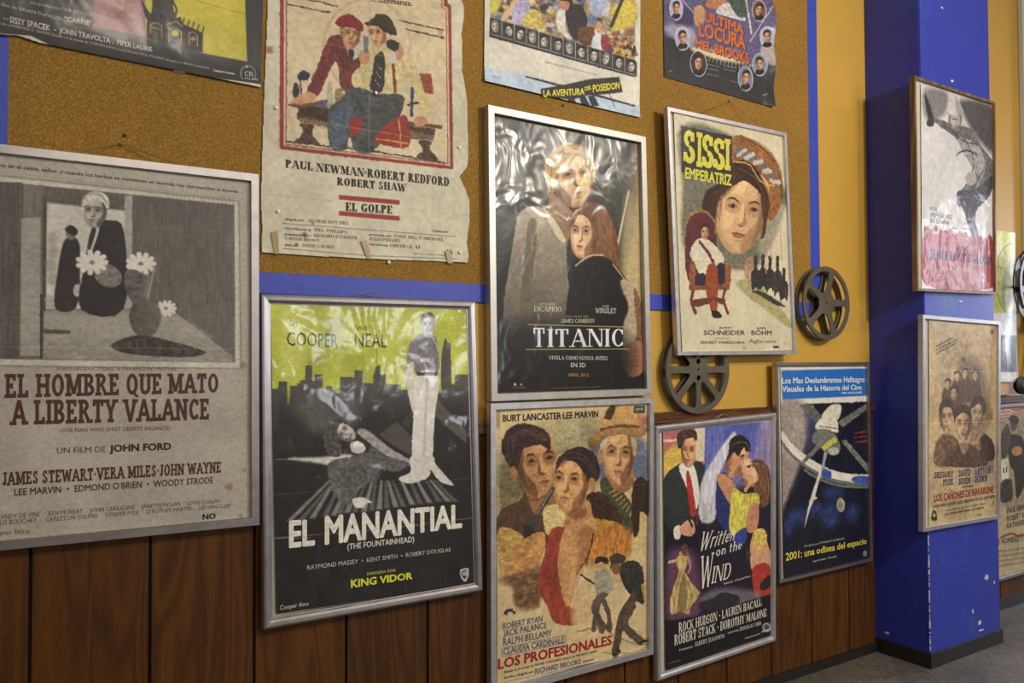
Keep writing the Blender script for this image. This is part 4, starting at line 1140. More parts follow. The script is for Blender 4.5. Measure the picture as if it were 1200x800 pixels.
S.p([(60, 720), (130, 710), (200, 770), (280, 730), (300, 800), (240, 960), (160, 1000), (70, 940)], (196, 150, 92), tex=.25, ts=(9, 4))
S.l([(345, 500), (250, 660), (205, 740)], 26, (56, 52, 52), soft=1.5); S.l([(340, 505), (262, 635)], 6, (150, 146, 140)); S.e(245, 660, 34, 26, (70, 64, 62), ang=-55); S.p([(190, 700), (230, 690), (250, 740), (210, 770)], (44, 40, 40))
S.crop(570, 620, 4.443)
S.p([(60, 0), (130, 0), (190, 40), (150, 130), (60, 150)], (186, 146, 74), tex=.3); S.p([(150, 90), (290, 10), (300, 110), (240, 220), (160, 240)], (188, 132, 74), tex=.3, ts=(9, 4)); S.p([(60, 260), (250, 200), (300, 190), (270, 400), (150, 400), (130, 300)], (118, 86, 56), soft=8, tex=.5, ts=(9, 4))
S.p([(340, 0), (420, 0), (370, 150), (390, 260), (440, 410), (480, 300), (560, 420), (480, 490), (360, 490), (310, 390), (262, 300), (300, 130)], (150, 62, 44), tex=.25, ts=(3, 10))
S.p([(420, -20), (560, -60), (560, 60), (500, 190), (425, 405), (380, 270), (372, 130)], (196, 142, 88), tex=.12); S.p([(480, 0), (560, 20), (510, 200), (430, 400), (470, 200)], (150, 98, 58), a=.7, soft=6)
S.p([(560, 0), (740, 0), (730, 150), (560, 240), (540, 440), (440, 480), (520, 220)], (186, 120, 52), soft=8, tex=.3, ts=(3, 10)); S.l([(555, 20), (530, 130), (470, 230)], 9, (54, 42, 34), sm=True)
S.p([(470, 230), (740, 140), (850, 120), (850, 620), (660, 560), (470, 530)], (206, 182, 134), soft=16, a=.8)
# the two crouching gunmen
S.person((598, 520), 360, (150, 142, 120), (170, 130, 96), (46, 40, 38), .0, (92, 72, 66)); S.l([(490, 238), (570, 290), (620, 300)], 11, (60, 48, 40)); S.l([(600, 520), (560, 400), (620, 330)], 40, (98, 78, 70), sm=True); S.l([(560, 415), (600, 490), (640, 520)], 30, (86, 68, 62), sm=True)
S.e(598, 158, 34, 20, (50, 42, 40)); S.l([(568, 168), (632, 160)], 8, (44, 38, 36)); S.e(596, 190, 19, 22, (190, 148, 108)); S.p([(585, 215), (630, 210), (660, 300), (640, 330), (570, 310), (560, 285)], (160, 152, 130), tex=.2)
S.p([(690, 190), (760, 160), (810, 200), (818, 300), (815, 390), (740, 330), (700, 260)], (52, 50, 46), tex=.3); S.l([(770, 350), (710, 440), (690, 520), (668, 640)], 52, (78, 64, 50), sm=True, tex=.3); S.l([(760, 400), (720, 500), (800, 580)], 44, (92, 74, 56), sm=True, tex=.3)
S.e(674, 150, 36, 26, (74, 66, 54)); S.p([(640, 200), (660, 160), (720, 140), (690, 175), (650, 205)], (64, 56, 46)); S.e(672, 205, 24, 28, (132, 86, 56)); S.p([(640, 172), (660, 140), (700, 128), (722, 150), (700, 178)], (70, 60, 48)); S.l([(810, 290), (820, 360)], 16, (176, 128, 60)); S.l([(660, 650), (690, 635)], 22, (44, 36, 32)); S.l([(800, 590), (826, 580)], 18, (44, 36, 32))
S.l([(470, 530), (600, 510), (650, 545), (780, 600), (850, 590)], 7, (130, 90, 56), sm=True, a=.7); S.l([(600, 640), (760, 640), (830, 610)], 6, (130, 90, 56), sm=True, a=.7); S.l([(150, 420), (280, 400)], 9, (150, 110, 70), a=.6)
S.p([(88, 442), (100, 415), (118, 410), (138, 418), (148, 440)], (44, 48, 66), soft=1); S.e(120, 436, 15, 11, (206, 186, 140))
S.paint(1.1, 5, .13); S.fold(u=.52, a=.15); S.fold(v=.33, a=.12); S.fold(v=.66, a=.12); S.grain(.05)
NB = (40, 36, 44); BL_ = (56, 78, 116)
S.crop(570, 460, 4.443)
S.r(765, 68, 823, 106, (56, 62, 58)); S.t('EMI', (775, 94), (812, 92), 15, (176, 170, 140), 'bold', 'credits')
S.e(60, 140, 12, 50, (90, 64, 40), a=.4, soft=4); S.stain(825, 150, 22, (110, 76, 44), .5, 4); S.stain(800, 140, 26, (190, 100, 80), .4, 8)
S.t('BURT LANCASTER\u00b7LEE MARVIN', (84, 150), (579, 126), 36, NB, 'black', 'cast_lettering', h1=34)
S.crop(570, 620, 4.443)
S.t('ROBERT RYAN', (82, 519), (291, 478), 34, BL_, 'bold', 'cast_lettering', h1=32); S.t('JACK PALANCE', (84, 558), (312, 512), 36, BL_, 'bold', 'cast_lettering', h1=32)
S.t('RALPH BELLAMY', (84, 605), (340, 553), 38, BL_, 'bold', 'cast_lettering', h1=34); S.t('CLAUDIA CARDINALE', (86, 652), (402, 588), 36, BL_, 'bold', 'cast_lettering', h1=32)
S.l([(80, 662), (80, 618), (408, 550), (408, 590), (80, 662)], 3, BL_)
S.t('LOS PROFESIONALES', (58, 727), (650, 597), 54, (150, 32, 34), 'black', 'title_lettering', h1=50)
S.t('Basada en la novela de FRANK O\u2019ROURKE  m\u00fasica de MAURICE JARRE', (92, 748), (572, 638), 14, (70, 56, 46), 'bold', 'credits', h1=13)
S.t('Escrita y dirigida por', (92, 778), (246, 744), 15, (70, 56, 46), 'bold', 'credits'); S.t('RICHARD BROOKS', (252, 752), (488, 697), 30, BL_, 'bold', 'credits', h1=26); S.t('PANAVISION', (498, 692), (556, 680), 11, (70, 56, 46), 'bold', 'credits')
S.build(root)

# ================================================================== cream poster with a crowned woman's head
SY = -0.048
FQ = [(782.0, 124.7), (922, 155.5), (933.8, 415), (794.4, 416.5)]
root = framed(FQ, SY, .022, 'framed cream poster of a dark-haired woman wearing a jewelled tiara over a seated man')
frame(root, FQ, SY, .022, .016, M['alu_dull'], 'flat', M['board'])
S = Sheet([(788.5, 131.0), (918.8, 159.6), (929.2, 410.2), (799, 412.8)], SY - .009, (206, 194, 162), seed=15, gain=1.1, style='satin')
S.crop(775, 115, 4.847)
S.p([(108, 160), (400, 220), (690, 500), (690, 640), (600, 800), (540, 960), (330, 960), (130, 860), (120, 500)], (104, 102, 84), soft=10, a=.95, tex=.25)
S.p([(560, 620), (690, 600), (640, 800), (560, 900)], (150, 146, 124), soft=12, tex=.15)
S.p([(400, 220), (520, 240), (640, 340), (678, 470), (680, 600), (610, 700), (570, 540), (480, 430), (400, 400)], (146, 92, 42), tex=.4, ts=(5, 5))
S.p([(390, 380), (440, 350), (510, 380), (560, 470), (600, 560), (600, 680), (570, 740), (560, 600), (500, 520), (420, 480), (350, 540), (310, 640), (280, 690), (230, 620), (260, 520), (350, 470)], (66, 40, 28), tex=.35, ts=(4, 4))
S.face(450, 655, 285, 420, (206, 166, 116), (168, 122, 78), None, ang=10, d=1, turn=.02, lips=(150, 72, 50), eye=(44, 40, 40), tex=.05)
S.p([(310, 650), (300, 560), (330, 520), (345, 600), (325, 700)], (170, 124, 84)); S.p([(560, 560), (600, 600), (590, 760), (560, 800), (575, 700)], (84, 50, 34), tex=.3)
HC = (58, 36, 26)
S.p([(395, 400), (440, 352), (520, 380), (575, 470), (606, 570), (600, 660), (582, 590), (540, 520), (470, 470), (420, 490), (350, 540), (316, 600), (300, 690), (262, 690), (240, 600), (268, 520), (340, 490)], HC, tex=.3, ts=(4, 4))
S.strands([(300, 640), (320, 560), (390, 490), (440, 420)], 16, (34, 26), 4, [(110, 70, 44), (36, 24, 20)], .6); S.strands([(450, 390), (540, 450), (590, 560), (598, 650)], 16, (22, 26), 4, [(120, 76, 44), (36, 24, 20)], .6)
S.strands([(430, 240), (560, 290), (650, 400), (670, 560)], 18, (30, 24), 5, [(180, 120, 60), (90, 54, 30)], .6)
random.seed(4)
for k in range(30):
    a = k / 29; x = 425 + 240 * a; y = 305 + 190 * a + 18 * sin(k * 2.1) - 40 * sin(pi * a)
    S.e(x, y, random.uniform(8, 15), random.uniform(12, 22), (186, 180, 168) if k % 2 else (110, 100, 96), ang=random.uniform(0, 90), soft=1)
S.l([(410, 360), (500, 380), (560, 470), (640, 500)], 9, (196, 156, 70), sm=True)
S.q([(108, 158), (398, 215), (402, 500), (112, 420)], (56, 48, 40), soft=2, tex=.15)
# seated man
S.crop(775, 260, 4.847)
S.p([(140, 40), (170, -40), (250, -50), (300, 10), (310, 120), (310, 330), (150, 330)], (92, 36, 44), tex=.2); S.l([(135, 20), (175, -48), (250, -55), (300, 0), (306, 60)], 15, (150, 112, 52), sm=True, tex=.3)
S.p([(160, 180), (200, 100), (270, 105), (350, 200), (330, 250), (250, 300), (215, 300), (190, 240)], (206, 198, 174), tex=.1); S.l([(216, 115), (260, 170), (292, 230)], 22, (110, 40, 48)); S.face(246, 60, 44, 70, (190, 146, 102), (130, 92, 64), (60, 40, 30), d=1)
S.p([(160, 240), (190, 240), (195, 360), (160, 370)], (140, 84, 40), tex=.3); S.p([(350, 240), (390, 250), (388, 360), (355, 370)], (140, 84, 40), tex=.3); S.p([(190, 300), (250, 300), (250, 365), (195, 362)], (48, 36, 56)); S.p([(310, 250), (355, 240), (356, 340), (320, 360)], (44, 36, 58))
S.p([(260, 250), (310, 250), (320, 380), (312, 510), (282, 510), (250, 380)], (150, 66, 34), tex=.2); S.p([(282, 505), (315, 505), (342, 535), (330, 546), (290, 540)], (50, 32, 30))
S.q([(155, 362), (385, 355), (385, 385), (155, 388)], (130, 70, 36), tex=.3); S.l([(180, 390), (170, 450), (190, 515)], 24, (110, 56, 36), sm=True); S.l([(360, 385), (350, 440), (375, 515)], 22, (110, 56, 36), sm=True); S.p([(170, 450), (260, 430), (290, 450), (240, 475), (190, 480)], (100, 54, 40)); S.p([(300, 430), (360, 440), (340, 470)], (100, 54, 40))
# riders
S.p([(440, 330), (560, 360), (725, 560), (722, 600), (600, 510), (440, 380)], (156, 148, 88), soft=4, a=.8, tex=.2)
S.p([(470, 230), (530, 200), (530, 330), (480, 330)], (176, 120, 84), soft=6, a=.7, tex=.4)
for k, (x, y, h) in enumerate([(530, 390, 200), (572, 385, 200), (612, 395, 205), (655, 420, 230), (690, 450, 190)]):
    S.p([(x - 22, y - h * .55), (x + 22, y - h * .58), (x + 26, y - h * .2), (x + 18, y), (x + 8, y - h * .1), (x - 6, y - h * .05), (x - 18, y)], (52, 44, 40), tex=.4, ts=(3, 5)); S.l([(x, y - h * .5), (x + 2, y - h * .86)], 26, (46, 40, 40)); S.e(x + 2, y - h * .93, 11, 15, (60, 48, 42))
S.p([(510, 395), (580, 400), (700, 480), (640, 470), (560, 420)], (60, 54, 46), tex=.4)
for (x0, y0, x1, y1) in ((600, 100, 592, 290), (640, 30, 615, 200), (672, 40, 680, 220)): S.l([(x0, y0), (x1, y1)], 8, (196, 140, 96), a=.9)
S.paint(1.0, 5, .08); S.fold(u=.5, a=.2); S.fold(v=.62, col=(170, 156, 124), a=.5); S.grain(.04)
S.stain(470, 715, 16, (160, 130, 80), .4, 3); S.stain(700, 690, 12, (160, 130, 80), .4, 5)
S.crop(775, 115, 4.847)
YL = (206, 200, 74)
for i, (x, y, h) in enumerate([(122, 365, 188), (196, 388, 196), (228, 392, 190), (292, 402, 180), (356, 406, 176)]):
    ch = 'SISSI'[i]; w = 34 if ch == 'I' else 66
    S.t(ch, (x, y), (x + w, y + w * .2), h, YL, 'slab', 'title_lettering', h1=h)
S.t('EMPERATRIZ', (132, 453), (396, 497), 62, YL, 'black', 'title_lettering', h1=62)
S.crop(775, 260, 4.847)
DK = (52, 44, 40)
S.t('ROMY', (328, 607), (398, 608), 12, DK, 'bold', 'cast_lettering'); S.t('KARL', (540, 608), (592, 608), 12, DK, 'bold', 'cast_lettering')
S.t('SCHNEIDER \u00b7 B\u00d6HM', (238, 641), (622, 642), 27, DK, 'bold', 'cast_lettering'); S.t('ERNEST MARISCHKA', (221, 691), (470, 692), 16, DK, 'bold', 'credits'); S.t('Agfacolor', (494, 686), (652, 688), 24, (72, 62, 52), 'light', 'credits'); S.t('UN FILM DE', (300, 664), (382, 665), 8, DK, 'light', 'credits'); S.r(630, 704, 664, 716, DK); S.t('UFA FILMS', (708, 740), (750, 738), 9, DK, 'bold', 'credits')
S.build(root)
b = MB(); nail = at((854, 119), -.01)
for e_ in ((823, 131.5), (889, 146)):
    q = at(e_, SY - .004); b.tube([(q[0], SY - .004, q[1]), ((q[0] + nail[0]) / 2, (SY - .018) / 2, (q[1] + nail[1]) / 2 - .002), (nail[0], -.012, nail[1])], .0011, 6)
b.build('hanging_wire', M['wire'], root, root.location)

# ================================================================== blue and purple romance poster
FQ = [(769, 499), (910.8, 483.3), (910.4, 751.4), (771, 799.3)]
root = framed(FQ, -0.02800, .026, 'framed blue and violet poster of a kissing couple and a man in red tie')
frame(root, FQ, -0.02800, .026, .026, M['alu_dull'], 'round', M['board'])
S = Sheet([(776.6, 505.8), (904.6, 492.6), (905.3, 742.5), (779.5, 785)], -0.0400, (28, 26, 32), seed=16, gain=1.3, style='satin')
S.crop(765, 480, 5)
S.q([(300, 80), (720, 50), (720, 650), (300, 600)], (84, 92, 168), tex=.2, ts=(4, 22), col2=(140, 122, 158), g='h'); S.p([(430, 80), (620, 70), (560, 300), (430, 300)], (60, 74, 156), soft=20, a=.7, tex=.2, ts=(3, 20))
S.q([(40, 100), (300, 100), (300, 320), (150, 330), (40, 420)], (168, 92, 100), tex=.2); S.q([(40, 190), (290, 180), (290, 165), (40, 172)], (206, 176, 140)); S.p([(60, 260), (160, 200), (160, 330), (60, 400)], (196, 166, 70), soft=10, tex=.15); S.q([(240, 100), (305, 95), (300, 300), (250, 300)], (196, 180, 150))
S.p([(270, 620), (440, 480), (720, 500), (720, 1640), (270, 1640)], (34, 30, 42), soft=30, tex=.1)
S.p([(60, 410), (150, 320), (240, 300), (300, 330), (290, 480), (250, 640), (120, 700), (62, 640)], (44, 50, 48), tex=.2); S.p([(150, 330), (235, 320), (270, 500), (230, 620), (205, 480)], (206, 200, 186)); S.p([(192, 385), (215, 378), (258, 640), (240, 670), (215, 590)], (166, 44, 40), tex=.15); S.p([(62, 560), (150, 640), (250, 620), (230, 720), (100, 700)], (40, 46, 44), tex=.2)
S.face(207, 245, 88, 165, (196, 144, 104), (126, 84, 58), None, ang=0, d=-1, lips=(150, 84, 70)); S.p([(142, 210), (140, 150), (170, 120), (230, 112), (258, 140), (252, 185), (235, 165), (185, 175), (160, 230)], (60, 48, 40), tex=.55, ts=(3, 3))
S.p([(120, 690), (160, 680), (155, 750), (125, 755)], (206, 200, 190)); S.p([(158, 680), (220, 640), (245, 700), (220, 740), (160, 725)], (196, 142, 106)); S.l([(205, 630), (225, 680)], 17, (40, 36, 36))
S.p([(470, 130), (480, 190), (420, 310), (370, 430), (360, 640), (270, 640), (280, 430), (360, 280)], (206, 202, 206), soft=5, a=.85, tex=.25, ts=(3, 16))
S.p([(380, 380), (470, 420), (470, 680), (440, 720), (370, 620)], (40, 46, 100), tex=.2); S.p([(372, 410), (400, 370), (480, 440), (470, 560), (440, 540)], (180, 126, 88))
S.face(486, 300, 110, 190, (196, 140, 98), (136, 88, 60), None, ang=22, d=-1, det=False); S.p([(440, 260), (450, 180), (500, 145), (555, 175), (570, 230), (545, 245), (530, 220), (500, 270), (470, 250), (420, 310)], (36, 32, 32), tex=.3); S.p([(520, 270), (540, 300), (528, 345), (505, 380), (470, 390), (490, 340)], (146, 96, 66), soft=3, a=.8); S.p([(505, 272), (532, 262), (530, 274)], (40, 30, 28)); S.p([(452, 285), (468, 280), (466, 320), (450, 330)], (170, 112, 78)); S.strands([(440, 280), (470, 200), (540, 190), (566, 235)], 12, (14, 14), 4, [(80, 72, 70), (20, 18, 20)], .7)
S.face(560, 370, 100, 150, (206, 160, 124), (160, 106, 78), None, ang=-25, d=-1, det=False); S.p([(580, 300), (630, 290), (675, 340), (690, 460), (680, 540), (640, 575), (600, 520), (590, 440), (620, 400), (600, 350)], (98, 68, 44), tex=.5, ts=(4, 4)); S.p([(515, 395), (530, 385), (528, 410)], (166, 60, 56)); S.p([(545, 330), (575, 322), (560, 340)], (70, 46, 38)); S.p([(520, 420), (560, 440), (600, 420), (580, 450), (530, 445)], (150, 100, 74), soft=3, a=.8); S.strands([(590, 310), (640, 330), (670, 430), (660, 550)], 20, (26, 26), 5, [(160, 118, 78), (60, 40, 30)], .7)
S.l([(530, 390), (580, 400), (540, 470)], 26, (196, 146, 108), sm=True)
S.p([(450, 560), (470, 460), (530, 490), (610, 490), (620, 560), (550, 680), (480, 740), (445, 700)], (196, 184, 72), tex=.25, ts=(4, 7)); S.p([(545, 640), (580, 550), (620, 560), (612, 690), (560, 720)], (190, 128, 98)); S.p([(470, 740), (540, 690), (545, 770), (480, 800)], (48, 62, 136))
S.crop(765, 630, 4.703)
S.p([(80, 100), (160, 60), (240, 120), (250, 440), (80, 460)], (110, 66, 96), soft=20, a=.8, tex=.2)
S.q([(128, 105), (150, 92), (182, 98), (186, 140), (172, 185), (205, 240), (258, 300), (238, 335), (205, 380), (196, 420), (150, 408), (96, 424), (92, 350), (112, 270), (142, 185), (126, 140)], (190, 162, 98), tex=.3, ts=(3, 12)); S.l([(150, 190), (125, 300), (110, 415)], 6, (120, 98, 62), soft=3); S.l([(165, 190), (210, 300), (190, 400)], 6, (120, 98, 62), soft=3); S.e(152, 84, 13, 12, (190, 140, 104)); S.p([(150, 60), (172, 30), (194, 52), (200, 96), (172, 92)], (84, 52, 44), tex=.4); S.l([(184, 105), (206, 150), (192, 190)], 10, (190, 146, 108), sm=True); S.p([(160, 200), (190, 300), (170, 415), (130, 410)], (96, 80, 56), a=.6, soft=4); S.e(170, 65, 18, 26, (96, 62, 50)); S.l([(85, 135), (130, 120)], 13, (200, 160, 120)); S.p([(180, 60), (215, 140), (190, 150)], (150, 130, 110), a=.6, soft=4)
S.p([(535, 60), (550, 0), (610, -20), (640, 60), (655, 130), (640, 180), (550, 190)], (196, 146, 108), tex=.1); S.p([(545, 20), (560, -40), (610, -50), (630, 0), (600, 60), (560, 60)], (206, 170, 82), tex=.4); S.p([(548, 170), (640, 150), (650, 330), (570, 330)], (166, 50, 42), tex=.2); S.p([(590, 250), (650, 200), (650, 260), (600, 290)], (44, 36, 36))
S.p([(510, 60), (540, 90), (520, 130)], (60, 50, 40)); S.p([(260, 330), (340, 280), (470, 280), (580, 300), (560, 360), (300, 360)], (126, 116, 126), soft=12, a=.7); S.p([(250, 360), (330, 330), (380, 300), (460, 315), (465, 360), (300, 400)], (44, 40, 46))
S.q([(60, 460), (300, 420), (670, 300), (670, 560), (60, 740)], (26, 25, 29), soft=5, tex=.1)
S.paint(.8, 5, .10); S.grain(.05)
WH = (214, 208, 192)
S.t('Written', (245, 78), (440, 12), 108, WH, 'thinserif', 'title_lettering', h1=70, shear=.14); S.t('on', (344, 102), (396, 87), 56, WH, 'thinserif', 'title_lettering', h1=52, shear=.1); S.t('the', (416, 81), (486, 60), 54, WH, 'thinserif', 'title_lettering', h1=50, shear=.1)
S.t('W', (250, 285), (322, 262), 180, WH, 'thinserif', 'title_lettering', h1=180, shear=.18); S.t('IND', (318, 252), (420, 222), 92, WH, 'thinserif', 'title_lettering', h1=86, shear=.14)
S.t('Technicolor \u00b7 A Universal Picture', (385, 258), (535, 215), 12, WH, 'sans', 'credits')
S.t('ROCK HUDSON \u00b7 LAUREN BACALL', (140, 524), (596, 372), 56, WH, 'roman', 'cast_lettering', h1=40); S.t('ROBERT STACK \u00b7 DOROTHY MALONE', (116, 592), (622, 430), 58, WH, 'roman', 'cast_lettering', h1=42)
S.t('Produced by', (143, 622), (216, 601), 12, WH, 'sans', 'credits'); S.t('ALBERT ZUGSMITH', (226, 598), (390, 547), 24, WH, 'thinserif', 'credits', h1=20); S.t('directed by', (410, 528), (470, 510), 11, WH, 'sans', 'credits'); S.t('DOUGLAS SIRK', (476, 512), (595, 476), 20, WH, 'thinserif', 'credits')
S.t('Universal International', (505, 556), (588, 530), 10, WH, 'sans', 'credits'); S.e(624, 492, 24, 26, (150, 146, 146), tex=.3); S.e(624, 492, 14, 16, (70, 66, 70)); S.l([(598, 516), (650, 500)], 8, (176, 170, 160)); S.t('COOPER FILMS', (85, 695), (148, 676), 8, (130, 124, 120), 'sans', 'credits')
S.build(root)
b = MB(); q0, q1, q2 = at((832, 489.8), -.02), at((842, 484.5), -.02), at((853, 488), -.02); b.tube([(q[0], -.045, q[1]) for q in (q0, q1, q2)], .0012, 6); b.build('hanging_wire', M['wire'], root, root.location)

# ================================================================== space poster with blue banner
FQ = [(909.8, 424.6), (1018.7, 424), (1023.2, 657), (914.0, 683.6)]
root = framed(FQ, -0.02800, .024, 'framed dark blue space poster with a bright blue banner of white text on top')
frame(root, FQ, -0.02800, .024, .013, M['alu'], 'flat', M['board'])
S = Sheet([(914.2, 430.4), (1016.6, 430.2), (1019.4, 653.5), (918, 676.6)], -0.0380, (206, 200, 186), pitch=.003, seed=17, gain=1.35, style='satin')
S.crop(900, 415, 5.5185)
S.q([(75, 326), (660, 305), (680, 1500), (90, 1500)], (24, 25, 38), tex=.3, ts=(6, 6)); S.p([(70, 330), (240, 320), (260, 480), (200, 720), (100, 980), (80, 980)], (146, 132, 124), soft=10, tex=.12)
S.p([(230, 330), (330, 420), (300, 560), (200, 760), (160, 900), (240, 560)], (60, 62, 100), soft=10, a=.7)
S.l([(80, 520), (150, 610), (260, 700), (400, 770), (540, 800), (680, 800)], 58, (206, 200, 186), sm=True, soft=1.5); S.l([(80, 560), (150, 650), (250, 730), (390, 805), (540, 836), (680, 838)], 22, (96, 104, 92), sm=True); S.q([(360, 735), (410, 758), (400, 800), (345, 780)], (52, 72, 150))
S.q([(200, 325), (280, 320), (340, 400), (300, 440)], (92, 92, 92), tex=.3); S.q([(640, 315), (660, 340), (480, 470), (440, 440)], (100, 104, 92), tex=.3); S.q([(215, 690), (330, 560), (350, 590), (235, 700)], (96, 96, 90), tex=.2); S.q([(470, 560), (500, 550), (680, 760), (660, 790)], (110, 112, 104), tex=.3); S.q([(380, 630), (360, 630), (330, 800), (350, 800)], (150, 148, 146))
S.p([(300, 480), (340, 410), (430, 400), (450, 500), (400, 500)], (200, 194, 176), tex=.12); S.p([(340, 400), (400, 330), (470, 330), (450, 420), (380, 420)], (196, 190, 172), tex=.12); S.l([(325, 462), (440, 480)], 6, (60, 58, 56)); S.p([(280, 560), (310, 490), (400, 490), (460, 570), (455, 640), (400, 650), (330, 600)], (104, 106, 100), tex=.15); S.q([(340, 600), (425, 530), (445, 560), (360, 622)], (186, 178, 70), tex=.1); S.e(420, 625, 36, 26, (170, 164, 150))
for y in (510, 540, 570): S.l([(560, y), (650, y - 14)], 9, (150, 52, 46), a=.8, tex=.4)
S.crop(900, 550, 5.5185)
S.q([(410, 10), (560, 40), (540, 72), (402, 52)], (206, 200, 186)); S.p([(350, 0), (405, 12), (400, 60), (345, 40)], (52, 76, 156)); S.p([(570, 40), (660, 50), (660, 100), (540, 74)], (60, 80, 150)); S.l([(230, 0), (330, 60), (470, 105), (660, 115)], 16, (104, 112, 96), sm=True)
for (x, y, rx, ry) in ((200, 300, 60, 50), (400, 300, 60, 80), (420, 150, 70, 40), (540, 280, 40, 60), (130, 360, 30, 60), (300, 250, 40, 50)): S.e(x, y, rx, ry, (52, 76, 150), soft=16, a=.55, tex=.4)
S.p([(330, 10), (345, 15), (305, 160), (318, 182), (285, 215), (238, 362), (235, 360), (270, 200)], (200, 194, 184)); S.e(468, 228, 27, 45, (166, 158, 140)); S.e(462, 228, 18, 40, (110, 104, 96), a=.6, soft=5)
S.paint(.7, 4, .12); S.grain(.05)
S.crop(900, 415, 5.5185)
S.q([(84, 104), (645, 90), (650, 268), (92, 292)], (28, 96, 176), tex=.04)
S.t('Los Mas Deslumbrantes Hallazgos', (88, 189), (622, 178), 40, (206, 208, 206), 'bold', 'banner_lettering', h1=36); S.t('Visuales de la Historia del Cine', (90, 243), (602, 228), 40, (206, 208, 206), 'bold', 'banner_lettering', h1=34); S.t('-TIME MAGAZINE-', (467, 257), (607, 252), 13, (206, 208, 206), 'bold', 'banner_lettering')
S.crop(900, 550, 5.5185)
S.t('2001: una odisea del espacio', (108, 588), (634, 477), 52, (206, 192, 60), 'bold', 'title_lettering', h1=38); S.t('Dirigida por STANLEY KUBRICK', (232, 500), (490, 450), 13, (176, 172, 170), 'sans', 'credits'); S.t('Super Panavision \u00b7 Metrocolor', (288, 598), (440, 564), 12, (176, 172, 170), 'bold', 'credits'); S.e(624, 542, 13, 20, (120, 118, 116), tex=.3)
S.build(root)
b = MB(); w_ = [(905, 420), (908, 415.5), (914, 418), (920, 415), (924, 419), (918, 422)]; b.tube([(at(q, -.04)[0], -.04, at(q, -.04)[1]) for q in w_], .0012, 6); b.build('hanging_wire', M['wire'], root, root.location)

# ================================================================== soldier poster on the pillar
FQ = [(1071.6, 88), (1166.6, 119.5), (1168.6, 345), (1075.6, 340.8)]
root = framed(FQ, PIL_Y - .001, .024, 'framed white poster of a helmeted soldier over a red band on the blue pillar')
frame(root, FQ, PIL_Y - .001, .024, .013, M['brass_wood'], 'flat', M['board'])
S = Sheet([(1078.2, 98.5), (1164.8, 124.2), (1166.4, 341.5), (1080, 338.5)], PIL_Y - .010, (206, 204, 202), pitch=.0031, seed=21, gain=1.08, style='film')
S.crop(1065, 80, 2.963)
S.r(42, 60, 300, 780, (206, 204, 204), tex=.04)
S.p([(50, 75), (130, 85), (120, 160), (60, 180)], (104, 100, 104), soft=10, a=.8); S.p([(180, 110), (300, 140), (300, 290), (250, 260), (200, 180)], (70, 66, 70), soft=12, a=.9)
S.p([(80, 170), (150, 195), (215, 210), (250, 270), (290, 330), (292, 400), (230, 430), (180, 480), (165, 450), (200, 400), (230, 370), (190, 290), (160, 240), (95, 195)], (104, 100, 103), tex=.45, ts=(4, 4))
S.p([(170, 240), (230, 260), (260, 320), (240, 370), (200, 310)], (160, 156, 156), tex=.25); S.p([(165, 430), (230, 420), (290, 370), (280, 440), (230, 500), (240, 590), (220, 590), (190, 500)], (62, 58, 62), tex=.4)
S.p([(52, 100), (60, 100), (85, 180), (70, 195)], (56, 52, 56)); S.e(72, 190, 14, 16, (70, 64, 66)); S.e(160, 178, 25, 38, (130, 120, 118), tex=.3); S.p([(132, 155), (138, 110), (152, 95), (172, 110), (182, 158)], (182, 178, 174), tex=.08); S.l([(130, 158), (184, 160)], 5, (130, 126, 124))
S.l([(150, 215), (185, 250), (240, 265)], 5, (60, 56, 58), soft=2, sm=True); S.l([(190, 235), (225, 320), (205, 400)], 5, (70, 66, 68), soft=2, sm=True); S.l([(240, 270), (262, 340), (235, 410)], 7, (176, 172, 172), soft=3, sm=True, a=.7)
S.l([(165, 300), (200, 285), (235, 300)], 6, (60, 56, 58), soft=2, sm=True); S.p([(195, 375), (225, 360), (232, 395), (205, 405)], (166, 160, 160)); S.e(160, 182, 17, 24, (176, 168, 166), soft=2); S.l([(150, 176), (170, 178)], 3, (60, 56, 58)); S.l([(158, 200), (172, 202)], 3, (90, 84, 84))
S.p([(132, 158), (138, 112), (152, 96), (172, 112), (183, 160)], (200, 197, 194), tex=.06); S.p([(160, 100), (176, 120), (182, 158), (166, 158)], (150, 146, 146), soft=3, a=.8)
S.p([(55, 560), (90, 575), (140, 570), (200, 595), (280, 600), (292, 610), (292, 760), (55, 750)], (158, 42, 34), tex=.1); 
for k in range(14): S.e(58 + k * 17, 560 + k * 3 + 8 * sin(k * 2.3), 9, 12, (158, 42, 34), soft=1.5)
S.paint(.9, 4, .08); S.fold(v=.52, a=.3); S.grain(.04)
S.t('POR', (73, 494), (96, 496), 14, (50, 46, 48), 'sans', 'tagline'); S.t('PRIMERA VEZ', (73, 516), (148, 524), 15, (50, 46, 48), 'sans', 'tagline'); S.t('EN ESPA\u00d1A', (73, 536), (138, 543), 15, (50, 46, 48), 'sans', 'tagline')
S.t('Un film de STANLEY KUBRICK', (150, 558), (225, 562), 6, (70, 66, 66), 'sans', 'credits')
S.t('KIRK', (165, 634), (205, 636), 18, (60, 40, 60), 'bold', 'cast_lettering'); S.t('SENDEROS DE GLORIA', (76, 660), (290, 684), 34, (44, 42, 84), 'bold', 'title_lettering', h1=32); S.t('KIRK DOUGLAS', (112, 700), (228, 708), 13, (200, 180, 160), 'bold', 'cast_lettering')
S.t('RALPH MEEKER  ADOLPHE MENJOU  GEORGE MACREADY', (90, 722), (270, 732), 7, (200, 170, 150), 'sans', 'credits'); S.t('UNITED ARTISTS', (110, 742), (240, 748), 6, (200, 170, 150), 'sans', 'credits')
S.build(root)

